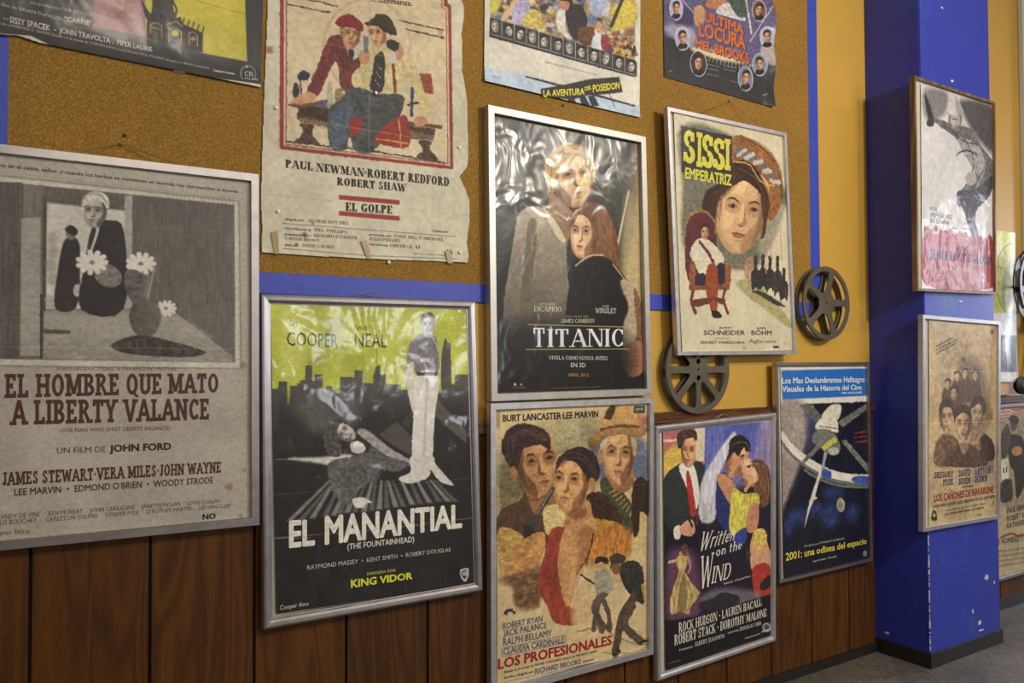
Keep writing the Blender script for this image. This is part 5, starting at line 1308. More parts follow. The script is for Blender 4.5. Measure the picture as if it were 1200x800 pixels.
# ================================================================== sepia group poster on the pillar
FQ = [(1081.8, 368.4), (1172.9, 376.4), (1172.3, 607.5), (1082.4, 623.3)]
root = framed(FQ, PIL_Y - .001, .024, 'framed tan sepia poster of a group of men, lower one on the blue pillar')
frame(root, FQ, PIL_Y - .001, .024, .018, M['alu_dull'], 'flat', M['board'])
S = Sheet([(1087.6, 375), (1168.2, 382.4), (1167.8, 603.6), (1087.9, 616.6)], PIL_Y - .010, (184, 160, 116), pitch=.0031, seed=22, gain=1.08, style='satin')
S.crop(1075, 360, 2.962)
S.p([(90, 90), (230, 80), (250, 200), (130, 230), (80, 180)], (172, 142, 100), soft=14, a=.6, tex=.3); S.p([(140, 200), (220, 200), (250, 400), (140, 420)], (110, 84, 64), soft=16, a=.7, tex=.3)
def head(x, y, w, h, body=None, **k):
    if body: S.p(body, (104, 78, 60), tex=.25)
    S.face(x, y, w, h, (182, 150, 112), (112, 84, 62), (72, 52, 42), lips=(110, 76, 60), eye=(62, 46, 38), **k)
for x, y in ((138, 240), (165, 232), (200, 238), (104, 268)): S.p([(x - 16, y + 15), (x + 16, y + 15), (x + 18, y + 90), (x - 18, y + 90)], (96, 72, 58), tex=.2); head(x, y, 20, 30, d=1, det=False)
head(126, 300, 26, 40, [(105, 325), (150, 325), (155, 380), (105, 370)])
head(100, 385, 46, 90, [(60, 500), (75, 460), (130, 450), (150, 540), (62, 545)], d=-1); head(206, 370, 46, 80, None, ang=8, d=1); S.p([(185, 350), (195, 310), (225, 310), (240, 345), (230, 370), (215, 335)], (70, 52, 44), tex=.2)
S.p([(58, 545), (66, 470), (90, 440), (128, 455), (140, 545)], (112, 86, 66), tex=.35, soft=3); S.l([(95, 450), (100, 500), (90, 545)], 5, (70, 50, 40), a=.7, soft=3)
S.p([(176, 545), (185, 440), (215, 425), (245, 455), (262, 545)], (150, 120, 86), tex=.35, soft=4)
S.p([(92, 550), (112, 500), (140, 474), (178, 472), (215, 500), (238, 550)], (88, 64, 50), tex=.35, soft=2); S.p([(140, 474), (158, 512), (178, 472)], (140, 108, 80), soft=1.5); S.l([(140, 474), (152, 520), (150, 550)], 4, (56, 40, 34), a=.8, soft=2); S.l([(178, 472), (166, 520), (170, 550)], 4, (56, 40, 34), a=.8, soft=2); head(156, 410, 52, 100, None, d=1); S.p([(215, 480), (235, 445), (262, 470), (265, 525), (225, 530)], (66, 48, 40), tex=.3); S.p([(215, 460), (230, 440), (246, 450), (230, 478)], (52, 40, 36))
S.paint(.9, 4, .12); S.fold(u=.52, col=(120, 96, 66), a=.7); S.fold(v=.24, col=(214, 196, 156), a=.6); S.fold(v=.5, col=(214, 196, 156), a=.5); S.fold(v=.74, col=(214, 196, 156), a=.4); S.grain(.08)
S.stain(250, 380, 16, (120, 90, 54), .6, 3); S.stain(157, 180, 9, (80, 60, 44), .8, 6); S.stain(256, 85, 8, (80, 66, 50), .8, 2)
NV = (50, 50, 96); RD = (150, 40, 40); K = (66, 54, 44)
S.t('SOBRE LA NOVELA', (62, 140), (122, 108), 7, K, 'bold', 'tagline'); S.t('DE ALISTAIR MACLEAN', (62, 152), (134, 116), 7, K, 'bold', 'tagline'); S.t('LA GRAN AVENTURA', (62, 164), (132, 128), 7, K, 'bold', 'tagline')
S.t('GREGORY', (56, 594), (122, 588), 22, NV, 'slab', 'cast_lettering'); S.t('PECK', (86, 619), (122, 615), 22, NV, 'slab', 'cast_lettering'); S.t('DAVID', (139, 588), (182, 583), 24, NV, 'slab', 'cast_lettering'); S.t('NIVEN', (139, 616), (182, 611), 22, NV, 'slab', 'cast_lettering'); S.t('ANTHONY', (195, 584), (264, 573), 24, NV, 'slab', 'cast_lettering'); S.t('QUINN', (195, 608), (242, 602), 22, NV, 'slab', 'cast_lettering')
S.l([(131, 565), (131, 618)], 2, K); S.l([(189, 560), (189, 610)], 2, K); S.t('COLUMBIA PICTURES', (138, 552), (186, 548), 5, K, 'sans', 'credits'); S.t('CARL FOREMAN', (150, 626), (192, 622), 7, NV, 'bold', 'credits')
S.t('LOS CA\u00d1ONES DE NAVARONE', (56, 675), (264, 642), 27, RD, 'black', 'title_lettering', h1=24)
S.t('STANLEY BAKER  ANTHONY QUAYLE  IRENE PAPAS  GIA SCALA  JAMES DARREN', (50, 697), (268, 660), 11, K, 'bold', 'cast_lettering'); S.t('JAMES ROBERTSON JUSTICE  RICHARD HARRIS', (96, 708), (232, 684), 7, K, 'sans', 'credits'); S.t('CARL FOREMAN  DIMITRI TIOMKIN  J. LEE THOMPSON', (92, 722), (228, 698), 8, K, 'bold', 'credits'); S.t('COLUMBIA', (206, 724), (222, 721), 5, K, 'bold', 'credits')
S.p([(48, 738), (50, 712), (57, 703), (64, 712), (66, 737)], (50, 46, 46), soft=1); S.p([(52, 725), (57, 712), (62, 725)], (190, 170, 130), soft=.8); S.l([(256, 690), (262, 672), (266, 688)], 3, K)
S.build(root)

# ================================================================== poster beyond the pillar
x0, x1, z0, z1 = 4.44, 5.16, .175, 1.13
FQ = rectq(x0, x1, z0, z1, -.052)
root = framed(FQ, -0.028, .024, 'framed tan poster of a dark standing figure, half hidden beyond the blue pillar')
frame(root, FQ, -0.028, .024, .018, M['alu'], 'flat', M['board'])
S = Sheet(rectq(x0 + .02, x1 - .02, z0 + .02, z1 - .02, -.037), -.037, (184, 164, 124), pitch=.0034, seed=23, gain=1.15, style='satin')
S.crop(1150, 450, 3.2)
S.q([(60, 90), (200, 70), (200, 130), (60, 150)], (150, 96, 80), soft=3)
for k in range(4): S.l([(60, 104 + k * 12), (100, 96 + k * 12), (130, 106 + k * 12), (170, 92 + k * 12)], 4, (206, 186, 150), sm=True)
S.p([(72, 160), (170, 130), (175, 440), (72, 440)], (150, 130, 98), soft=10, tex=.25)
S.p([(100, 200), (135, 190), (160, 220), (165, 350), (140, 420), (128, 420), (120, 330), (105, 300)], (48, 42, 40), tex=.3); S.e(120, 150, 13, 26, (80, 62, 50)); S.p([(100, 130), (118, 115), (140, 130), (134, 150), (112, 142)], (46, 40, 38)); S.e(132, 250, 20, 18, (166, 120, 70), ang=-30); S.p([(75, 180), (100, 150), (108, 230), (85, 280), (74, 260)], (74, 64, 52), tex=.3)
S.q([(72, 285), (100, 275), (102, 350), (74, 360)], (206, 196, 166)); S.t('II', (80, 335), (95, 330), 24, (80, 70, 60), 'sans', 'credits'); S.p([(72, 370), (110, 360), (112, 430), (72, 440)], (60, 54, 46), tex=.4)
S.l([(72, 575), (110, 560), (140, 568), (200, 548)], 10, (150, 70, 60), sm=True)
S.grain(.08)
S.t('PAUL NEWMAN', (94, 486), (190, 462), 22, K, 'bold', 'cast_lettering'); S.t('ROBERT REDFORD', (94, 513), (210, 490), 22, K, 'bold', 'cast_lettering'); S.t('KATHARINE ROSS', (94, 540), (210, 516), 22, K, 'bold', 'cast_lettering')
S.t('DOS HOMBRES Y UN DESTINO', (38, 606), (240, 570), 22, K, 'bold', 'title_lettering')
for k in range(4): S.t('STROTHER MARTIN  JEFF COREY  HENRY JONES  GEORGE ROY HILL', (60, 632 + k * 18), (230, 608 + k * 17), 9, (120, 104, 80), 'sans', 'credits')
S.build(root)

# ================================================================== big cream poster pinned on the cork, two seated men
def bend_golpe(U, V):
    return .004 * np.clip((U - .88) / .12, 0, 1) ** 2 + .004 * np.clip((V - .95) / .05, 0, 1) ** 2
root = empty('paper_poster', (.95, -.009, 1.69), 'torn cream paper poster of two men in hats, pinned to the cork', 'poster', 'paper film posters')
S = Sheet(rectq(.60, 1.30, 1.685, 2.69, -.012), -.011, (206, 198, 174), seed=31, gain=1.12, style='matte', wave=.0009)
S.bend = bend_golpe
S.mask = polymask(S, [(322, -120), (316.5, -60), (313.5, 0), (311.5, 50), (309, 110), (306, 200), (305.3, 240), (306.6, 265), (305.9, 296), (340, 298.2), (400, 302), (450, 304.5), (500, 306), (547, 308), (549, 300), (546.5, 285), (549.5, 260), (549.8, 236), (545, 222), (538.5, 207), (547, 196), (548.5, 183), (547.6, 150), (547, 118), (544, 96), (541.2, 82), (541.4, 52), (540.6, 40), (543, 22), (543.4, 8), (539.5, -2), (541, -60)])
S.crop(305, 0, 4)
S.stain(40, 235, 22, (150, 116, 66), .9, 2)
S.q([(105, -300), (880, -280), (885, 790), (105, 690)], (206, 186, 146), tex=.05, col2=(212, 196, 160))
S.l([(102, -300), (100, 690), (895, 785), (885, 30), (868, 25), (866, -60)], 19, (150, 56, 48)); S.l([(122, -300), (120, 676), (878, 768), (870, 45), (850, 38), (850, -60)], 3.5, (150, 66, 58))
S.l([(128, 664), (500, 705), (860, 762)], 8, (54, 46, 42)); 
for P in ([(128, 22), (326, 62)], [(160, -16), (360, 32)], [(650, 97), (856, 142)], [(678, 137), (858, 178)]): S.l(P, 7, (64, 54, 50))
S.stain(840, 152, 20, (160, 130, 80), .6, 6)
for r_ in (1.0, .965): S.l([(500 + 208 * r_ * cos(a), 215 + 215 * r_ * sin(a) * 1.02) for a in np.linspace(0, 2 * pi, 40)], 2, (170, 110, 86), a=.8)
# table
S.p([(130, 488), (300, 480), (340, 510), (180, 506)], (118, 82, 54)); S.q([(180, 500), (360, 510), (350, 590), (170, 560)], (70, 52, 44), tex=.4, ts=(4, 4)); S.q([(690, 570), (855, 590), (850, 606), (690, 590)], (110, 78, 52)); S.q([(690, 590), (820, 606), (810, 660), (690, 650)], (76, 56, 46), tex=.4)
for k in range(11): S.e(190 + k * 15, 562 + k * 3, 7, 16, (130, 96, 70), soft=1.2)
for k in range(8): S.e(700 + k * 15, 625 + k * 3, 7, 16, (130, 96, 70), soft=1.2)
S.p([(185, 580), (250, 590), (240, 625), (255, 650), (275, 680), (160, 668), (190, 640), (200, 615)], (84, 60, 48), tex=.5, ts=(3, 3)); S.p([(740, 660), (800, 665), (795, 700), (830, 750), (735, 740), (760, 700)], (84, 60, 48), tex=.5, ts=(3, 3))
# items on the table
S.l([(188, 360), (190, 460)], 10, (58, 58, 74)); S.e(202, 355, 30, 24, (50, 52, 72)); S.e(165, 425, 16, 38, (56, 54, 62), tex=.4); S.p([(310, 440), (318, 385), (330, 385), (340, 440), (340, 500), (310, 500)], (166, 162, 144), a=.8); S.q([(350, 415), (385, 415), (385, 475), (350, 475)], (140, 120, 76), tex=.3); S.q([(262, 480), (312, 465), (312, 502), (262, 505)], (90, 80, 110), tex=.5)
# left man in red jacket
S.p([(390, 195), (470, 220), (470, 300), (400, 250)], (200, 192, 172)); S.p([(320, 180), (385, 175), (420, 280), (470, 270), (450, 380), (420, 450), (375, 400), (350, 290), (270, 450), (215, 440), (255, 340)], (112, 52, 48), tex=.35, ts=(3, 4)); S.p([(350, 190), (390, 290), (410, 340), (380, 300)], (86, 38, 38), a=.8); S.p([(215, 435), (265, 450), (240, 480), (170, 490), (140, 478)], (196, 146, 108)); S.p([(412, 235), (436, 232), (430, 300), (415, 270)], (58, 52, 58))
S.face(425, 165, 84, 120, (200, 148, 108), (140, 90, 66), None, ang=10, d=1, lips=(140, 76, 62)); S.p([(368, 140), (385, 115), (400, 160), (380, 175)], (150, 120, 80), tex=.4); S.p([(350, 105), (380, 75), (430, 72), (475, 110), (478, 145), (430, 128), (365, 122)], (130, 42, 40), tex=.12); S.l([(365, 122), (430, 132), (476, 146)], 6, (80, 30, 30), sm=True)
# right man in shirt and waistcoat
S.p([(500, 220), (560, 200), (640, 260), (720, 290), (790, 440), (795, 540), (740, 550), (735, 470), (690, 380), (630, 440), (520, 420), (440, 410), (430, 350), (480, 300)], (206, 188, 134), tex=.16, ts=(4, 5)); S.p([(540, 260), (575, 250), (585, 340), (570, 430), (515, 420), (525, 340)], (60, 52, 58)); 
for k in range(9): S.e(548 + (k % 3) * 9 - k, 300 + k * 13, 3, 3, (200, 190, 160), soft=.8)
S.l([(620, 290), (632, 430)], 15, (130, 66, 54)); S.p([(600, 250), (640, 245), (640, 295), (605, 290)], (206, 202, 190)); S.p([(620, 210), (650, 200), (670, 240), (650, 285), (625, 250)], (190, 138, 104)); S.p([(590, 190), (650, 200), (640, 240), (600, 230)], (54, 48, 54))
S.face(548, 160, 78, 110, (204, 156, 116), (150, 100, 74), None, ang=-8, d=1, det=True, turn=-.15, lips=(130, 70, 60)); S.p([(490, 110), (530, 85), (545, 66), (600, 80), (625, 120), (640, 165), (590, 155), (545, 125), (500, 122)], (66, 52, 46), tex=.12); S.l([(490, 112), (560, 124), (636, 166)], 7, (44, 36, 34), sm=True)
S.p([(460, 260), (490, 235), (515, 255), (505, 300), (475, 300)], (190, 136, 100)); S.l([(492, 180), (494, 240)], 22, (90, 96, 120), a=.8)
S.p([(720, 555), (770, 545), (780, 580), (730, 595)], (190, 140, 104)); S.q([(745, 345), (800, 350), (812, 440), (770, 440)], (150, 74, 50), tex=.2); S.l([(690, 490), (740, 480)], 10, (52, 52, 66)); S.l([(712, 420), (708, 540)], 18, (70, 76, 96), tex=.4)
S.p([(430, 410), (560, 440), (670, 450), (660, 530), (600, 620), (520, 715), (440, 700), (420, 640), (400, 700), (330, 690), (315, 530), (370, 470)], (74, 76, 80), tex=.4, ts=(7, 4)); S.p([(330, 520), (430, 500), (420, 560), (395, 690), (335, 690)], (80, 92, 108), tex=.3); S.p([(560, 470), (660, 470), (650, 540), (540, 650), (480, 660)], (74, 74, 70), a=.7, tex=.3)
S.q([(420, 560), (480, 550), (470, 620), (420, 640)], (150, 50, 42)); S.p([(560, 610), (650, 545), (690, 560), (692, 690), (540, 668)], (150, 50, 42), tex=.12); S.l([(650, 560), (658, 690)], 7, (196, 156, 70)); S.l([(545, 650), (690, 672)], 7, (196, 156, 70))
S.paint(1.0, 5, .09)
S.l([(102, -300), (100, 690), (895, 785), (885, 30), (868, 25), (866, -60)], 19, (150, 56, 48)); S.l([(122, -300), (120, 676), (878, 768), (870, 45), (850, 38), (850, -60)], 3.5, (150, 66, 58)); S.l([(111, -300), (110, 683), (887, 777), (878, 35)], 3, (206, 194, 164))
S.fold(u=.485, col=(178, 168, 140), a=.5); S.fold(v=.36, col=(180, 170, 144), a=.5); S.fold(v=.60, col=(182, 172, 146), a=.5); S.fold(v=.83, col=(180, 170, 144), a=.6); S.grain(.05)
S.crop(305, 170, 4.8)
for cx, cy, r_ in ((250, 505, 17), (295, 440, 7), (205, 560, 9), (1060, 605, 18), (85, 510, 14)): S.stain(cx, cy, r_, (92, 64, 34), .85, int(cx))
S.q([(442, 280), (782, 310), (782, 336), (442, 306)], (156, 58, 48)); S.q([(442, 370), (782, 400), (782, 426), (442, 396)], (156, 58, 48))
S.l([(124, 440), (620, 478), (1100, 515)], 3, (70, 62, 58)); S.l([(124, 582), (600, 622), (1100, 640)], 3, (70, 62, 58))
KK = (44, 38, 38)
S.t('PAUL NEWMAN\u00b7ROBERT REDFORD', (139, 127), (1060, 233), 46, KK, 'fat', 'cast_lettering', h1=50); S.t('ROBERT SHAW', (430, 225), (822, 264), 44, KK, 'fat', 'cast_lettering', h1=44); S.t('EL GOLPE', (478, 370), (740, 387), 48, KK, 'fat', 'title_lettering', h1=46)
K2 = (84, 74, 68)
S.t('dirigida por:', (136, 423), (250, 430), 15, K2, 'bold', 'credits'); S.t('GEORGE ROY HILL', (270, 434), (498, 448), 18, K2, 'roman', 'credits'); S.t('una producci\u00f3n de', (136, 472), (286, 484), 14, K2, 'bold', 'credits'); S.t('BILL/PHILLIPS', (304, 484), (486, 498), 18, K2, 'roman', 'credits'); S.t('presentada por:', (136, 506), (286, 516), 14, K2, 'bold', 'credits'); S.t('RICHARD D.ZANUCK', (300, 516), (548, 530), 18, K2, 'roman', 'credits'); S.t('Y DAVID BROWN', (136, 532), (332, 545), 16, K2, 'roman', 'credits'); S.t('gui\u00f3n de', (136, 566), (206, 571), 14, K2, 'bold', 'credits'); S.t('DAVID S.WARD', (234, 572), (414, 582), 18, K2, 'roman', 'credits')
S.t('producida por:', (612, 508), (738, 518), 14, K2, 'bold', 'credits'); S.t('TONY BILL Y MICHAEL &', (750, 520), (1028, 540), 17, K2, 'roman', 'credits'); S.t('JULIA PHILLIPS', (612, 534), (786, 546), 16, K2, 'roman', 'credits'); S.t('una pel\u00edcula', (612, 562), (718, 570), 13, K2, 'bold', 'credits'); S.t('UNIVERSAL', (728, 572), (858, 580), 17, K2, 'roman', 'credits'); S.t('U', (874, 582), (896, 583), 18, KK, 'black', 'credits'); S.t('Technicolor', (960, 488), (1058, 495), 15, K2, 'bold', 'credits'); S.t('distribuida por CINEMA INTERNATIONAL', (862, 612), (1082, 628), 8, K2, 'sans', 'credits')
S.crop(305, 0, 4); S.t('\u2026confianza.', (520, 8), (712, 30), 26, KK, 'bold', 'tagline')
S.build(root)
S.crop(305, 170, 4.8)
for P in ([(62, 490), (98, 480), (106, 612), (78, 612)], [(565, 540), (596, 534), (628, 640), (602, 640)], [(1040, 596), (1066, 590), (1082, 664), (1054, 664)]):
    q = [at(p, -.017) for p in S.px(P)]
    b = MB(); b.add([(x, -.0185, z) for x, z in q] + [(x, -.0165, z) for x, z in q], [(0, 1, 2, 3), (7, 6, 5, 4)] + [(k, k + 4, (k + 1) % 4 + 4, (k + 1) % 4) for k in range(4)]); b.build('tape_strip', M['tape'], root, root.location)

# ================================================================== shipwreck poster
root = empty('paper_poster', (1.7, -.009, 2.32), 'white paper poster of a painted crowd above a strip of grey portraits', 'poster', 'paper film posters')
S = Sheet([pxof(1.365, 3.32, -.012), pxof(2.055, 3.30, -.012), (748.2, 138), (566.6, 95.5)], -.011, (206, 202, 188), seed=32, gain=1.2, style='matte', wave=.001)
S.bend = lambda U, V: .006 * np.clip((V - .93) / .07, 0, 1) ** 2 + .004 * np.clip((U - .93) / .07, 0, 1) ** 2
S.crop(560, 0, 5.4545)
S.q([(76, -700), (1004, -700), (1000, 390), (78, 118)], (150, 132, 104), tex=.3)
rg = random.Random(8)
pal = [(206, 190, 140), (92, 74, 92), (60, 50, 60), (190, 160, 70), (132, 84, 60), (150, 140, 170), (200, 196, 200), (92, 110, 150), (170, 120, 90), (74, 62, 48)]
for k in range(240):
    x = rg.uniform(80, 1000); y = rg.uniform(-260, 118 + (x - 78) * .295 - 6); c = rg.choice(pal)
    S.e(x, y, rg.uniform(12, 44), rg.uniform(10, 30), c, ang=rg.uniform(0, 180), soft=2.5, a=.85, tex=.3)
S.p([(80, 10), (150, -20), (130, 60), (80, 80)], (196, 186, 80), soft=5); S.l([(250, -20), (210, 60), (160, 120)], 34, (206, 170, 140)); S.p([(240, 20), (330, 10), (300, 150), (220, 140)], (166, 160, 196), tex=.2); S.p([(330, 60), (400, 90), (380, 180), (280, 160)], (196, 180, 92), tex=.3)
S.p([(510, 70), (560, 60), (560, 180), (600, 250), (560, 240), (500, 160)], (206, 200, 190), tex=.15); S.p([(560, 60), (650, 30), (700, 140), (640, 260), (580, 200)], (56, 48, 56), tex=.2); S.e(555, 30, 30, 40, (186, 130, 96)); S.p([(520, 0), (580, -20), (610, 30), (570, 10)], (50, 36, 34)); S.p([(640, 180), (740, 180), (720, 290), (650, 270)], (104, 66, 48), tex=.3)
S.p([(700, -30), (820, -20), (800, 80), (740, 100)], (150, 160, 190), soft=8, tex=.2); S.p([(860, 40), (1000, 0), (1000, 150), (880, 200), (850, 150)], (200, 176, 70), soft=8, tex=.2); S.l([(920, 0), (850, 170)], 24, (66, 54, 46)); S.p([(735, 240), (780, 210), (790, 320), (730, 310)], (190, 196, 206)); S.e(770, 175, 20, 36, (196, 140, 104)); S.p([(790, 220), (840, 260), (850, 330), (790, 310)], (140, 52, 52))
for k in range(46): S.e(rg.uniform(820, 1000), rg.uniform(210, 380), rg.uniform(8, 20), rg.uniform(8, 18), rg.choice([(200, 160, 70), (80, 60, 90), (150, 80, 50), (60, 46, 48), (190, 170, 120)]), soft=2)
S.q([(74, 112), (1004, 388), (1002, 496), (70, 238)], (50, 48, 50))
for k in range(12):
    x = 78 + k * 78.5; y = 124 + k * 23.2; hh = 100 - k * .8
    S.q([(x, y), (x + 70, y + 21), (x + 70, y + hh + 21), (x, y + hh)], (62, 60, 62)); S.e(x + 34 + (k * 7) % 9 - 4, y + hh * .5, 21, 32, (176, 172, 166), ang=rg.uniform(-20, 20), soft=1.5); S.face(x + 34 + (k * 7) % 9 - 4, y + hh * .5, 40, 58, (186, 182, 176), (104, 100, 98), (36, 34, 36) if k % 3 else (120, 116, 110), ang=rg.uniform(-14, 14), d=rg.choice((-1, 1)), lips=(90, 84, 82)); S.l([(x + 4, y + hh - 4), (x + 62, y + hh + 12)], 5, (150, 148, 144)); S.l([(x + 73, y + 8), (x + 73, y + hh + 20)], 4, (190, 186, 178))
S.q([(40, 430), (300, 480), (1026, 680), (1030, 760), (30, 525)], (176, 194, 214), tex=.06, soft=2)
S.q([(300, 486), (560, 548), (1000, 672), (1000, 684), (540, 560), (300, 496)], (50, 48, 54), tex=.3)
S.p([(394, 570), (560, 540), (720, 505), (900, 492), (924, 590), (840, 600), (700, 610), (600, 640), (480, 632), (396, 618)], (56, 52, 50), sm=False, soft=1.5, tex=.2)
for x in (470, 560, 640, 700): S.q([(x, 615), (x + 40, 610), (x + 70, 680), (x + 20, 684)], (56, 54, 56))
S.l([(840, 600), (870, 690)], 5, (60, 60, 66)); S.paint(.6, 4, .08); S.grain(.05)
S.t('LA AVENTURA', (410, 622), (678, 606), 44, (206, 200, 70), 'black', 'title_lettering', h1=44); S.t('DEL', (680, 582), (724, 570), 26, (206, 200, 70), 'black', 'title_lettering'); S.t('POSEIDON', (732, 590), (902, 566), 48, (206, 200, 70), 'black', 'title_lettering', h1=42)
S.t('GENE HACKMAN \u00b7 ERNEST BORGNINE \u00b7 RED BUTTONS \u00b7 CAROL LYNLEY', (428, 402), (760, 486), 12, (150, 146, 140), 'sans', 'credits'); S.t('IRWIN ALLEN', (90, 496), (150, 510), 8, (140, 150, 170), 'sans', 'credits')
S.build(root)

# ================================================================== dark poster with portrait ovals
root = empty('paper_poster', (2.5, -.009, 2.49), 'dark purple paper poster with small oval portraits around orange block lettering', 'poster', 'paper film posters')
S = Sheet([pxof(2.165, 3.36, -.012), pxof(2.842, 3.36, -.012), (905.6, 126), (778.2, 90)], -.011, (50, 48, 54), seed=33, gain=1.15, style='satin', wave=.001)
S.bend = lambda U, V: .012 * np.clip((U - .9) / .1, 0, 1) * np.sin(V * 14) ** 2
S.mask = polymask(S, [(700, -100), (905, -100), (907, -10), (905.5, 6), (910.5, 14), (911, 30), (909, 44), (907.5, 60), (907.8, 90), (906, 126.3), (778, 90.3), (770, 60)])
S.crop(760, 0, 6.153)
S.q([(110, -300), (960, -300), (960, 470), (890, 490), (700, 470), (330, 360), (180, 280), (110, 260)], (92, 84, 124), tex=.2, soft=6); S.p([(110, 200), (260, 160), (340, 260), (300, 340), (190, 280)], (170, 168, 176), soft=10, a=.7); S.p([(840, 250), (910, 220), (900, 480), (860, 460), (800, 420)], (186, 176, 160), soft=8, a=.8)
S.p([(320, 340), (520, 380), (740, 480), (700, 460), (500, 440), (330, 380)], (206, 190, 150), soft=10, tex=.1); S.p([(140, 40), (300, 60), (320, 180), (200, 180)], (64, 58, 92), soft=10)
S.p([(410, 20), (470, -40), (560, -20), (520, 60), (430, 60)], (180, 120, 80)); S.p([(330, 60), (380, 40), (410, 100), (380, 190), (330, 170)], (186, 140, 100)); S.p([(480, 90), (560, 20), (640, 60), (700, 150), (600, 130)], (190, 186, 186), tex=.2); S.p([(570, -20), (700, -20), (720, 100), (640, 120)], (66, 84, 76), tex=.3, soft=4); S.l([(700, 0), (740, 240)], 22, (180, 176, 182), tex=.3); S.l([(890, 50), (730, 300)], 9, (176, 172, 190)); S.l([(240, 0), (320, 90)], 7, (180, 176, 190))
S.q([(110, 300), (200, 290), (330, 380), (520, 440), (740, 490), (900, 480), (900, 780), (105, 560)], (50, 48, 52), soft=6)
for k in range(12): S.l([(470 + k * 22, 370 + k * 6), (430 + k * 28, 440 + k * 8)], 5, (206, 200, 190), soft=2, a=.8)
for (cx, cy, rx, ry, c) in ((197, 65, 46, 78, (166, 166, 196)), (245, 278, 52, 82, (160, 160, 190)), (358, 460, 56, 90, (56, 52, 54)), (795, 78, 48, 74, (110, 76, 66)), (853, 272, 50, 76, (166, 166, 200)), (797, 468, 48, 78, (120, 130, 150)), (696, 568, 50, 86, (110, 120, 160))):
    S.e(cx, cy, rx + 5, ry + 6, (190, 186, 196), ang=-4); S.e(cx, cy, rx, ry, c, ang=-4, tex=.1)
    S.p([(cx - rx * .7, cy + ry * .75), (cx - rx * .2, cy + ry * .35), (cx + rx * .3, cy + ry * .35), (cx + rx * .7, cy + ry * .7), (cx, cy + ry * .95)], (40, 38, 42)); S.face(cx, cy - ry * .05, rx * .95, ry * .95, (196, 146, 106), (132, 86, 60), (50, 38, 34), ang=rg.uniform(-8, 12), d=rg.choice((-1, 1)))
S.paint(.6, 4, .08); S.grain(.05)
OR = (196, 104, 52); OD = (96, 44, 34)
for dx, dy, c in ((8, 7, OD), (0, 0, OR)):
    lf = .0004 if c == OD else .0008
    S.t('ULTIMA', (398 + dx, 150 + dy), (684 + dx, 254 + dy), 74, c, 'black', 'title_lettering', h1=74, lift=lf); S.t('LOCURA', (358 + dx, 256 + dy), (696 + dx, 356 + dy), 104, c, 'black', 'title_lettering', h1=98, lift=lf); S.t('MEL BROOKS', (334 + dx, 336 + dy), (720 + dx, 466 + dy), 58, c, 'black', 'title_lettering', h1=84, lift=lf)
for (x, y, w) in ((418, 470, 90), (418, 500, 80), (416, 540, 84), (540, 480, 90), (540, 505, 84), (585, 590, 64)): S.t('MARTY FELDMAN  DOM DELUISE', (x, y), (x + w, y + w * .2), 11, (150, 146, 150), 'sans', 'credits')
S.t('BURT REYNOLDS', (210, 180), (272, 192), 9, (180, 176, 190), 'sans', 'credits'); S.l([(140, 520), (165, 508)], 4, (150, 146, 150)); S.l([(820, 690), (850, 678)], 6, (150, 146, 150))
S.build(root)

# ================================================================== black poster with yellow panel in the top corner
root = empty('paper_poster', (.27, -.009, 2.17), 'torn black paper poster with a yellow panel and a burning house on the cork board', 'poster', 'paper film posters')
S = Sheet([pxof(-.08, 3.15, -.012), pxof(.626, 3.15, -.012), (306, 103.2), (-36, 34.5)], -.011, (60, 58, 60), seed=34, gain=1.1, style='satin', wave=.001)
S.bend = lambda U, V: .005 * np.clip((V - .93) / .07, 0, 1) ** 2
S.mask = polymask(S, [(-120, -200), (330, -200), (310, -20), (308.2, 20), (305.4, 103.3), (200, 86.6), (75, 60.5), (20, 43), (8, 43.5), (-60, 34)])
S.crop(0, 0, 3.871)
S.q([(-100, 20), (300, 240), (1180, 385), (1180, 400), (780, 345), (290, 240), (80, 165), (-100, 150)], (204, 198, 182), soft=1.2)
S.q([(-100, -900), (1200, -900), (1195, 385), (860, 345), (780, 340), (560, 300), (290, 240), (140, 166), (-100, 148)], (62, 60, 62), tex=.06)
S.q([(450, -400), (640, -400), (660, 165), (420, 122)], (156, 96, 72), tex=.12, col2=(150, 92, 96)); S.q([(610, -400), (660, -400), (668, 165), (610, 155)], (166, 120, 150), soft=16, a=.7)
S.q([(650, -400), (1098, -400), (1120, 280), (910, 240), (800, 190), (660, 165)], (204, 190, 62), tex=.04)
S.p([(640, 0), (680, 60), (690, 30), (700, -60), (790, -60), (785, 30), (800, 80), (820, 80), (815, 130), (700, 130), (665, 90)], (44, 40, 44), tex=.15); S.l([(765, -20), (800, 40), (790, 80)], 9, (60, 50, 44), sm=True)
S.q([(665, 100), (760, 110), (800, 95), (920, 150), (918, 240), (800, 205), (664, 168)], (46, 42, 46))
for k in range(5): S.l([(820 + k * 24, 130 + k * 6), (836 + k * 22, 82 + k * 10)], 5, (46, 42, 46))
OY = (186, 160, 80)
S.l([(682, 150), (684, 110), (708, 102), (734, 118), (734, 172)], 4, OY); S.l([(690, 125), (728, 135)], 4, OY); S.l([(758, 110), (798, 98), (828, 120)], 4, OY); S.l([(766, 190), (768, 130), (800, 136), (822, 145), (820, 205)], 4, OY); S.e(794, 152, 18, 14, (200, 180, 60)); S.l([(858, 150), (878, 145), (896, 165), (894, 210)], 4, OY); S.l([(858, 150), (858, 205)], 4, OY); S.e(876, 176, 12, 10, (170, 130, 60))
S.l([(880, 0), (1190, 90)], 3, (90, 86, 84), a=.6); S.grain(.05)
WG = (186, 182, 176)
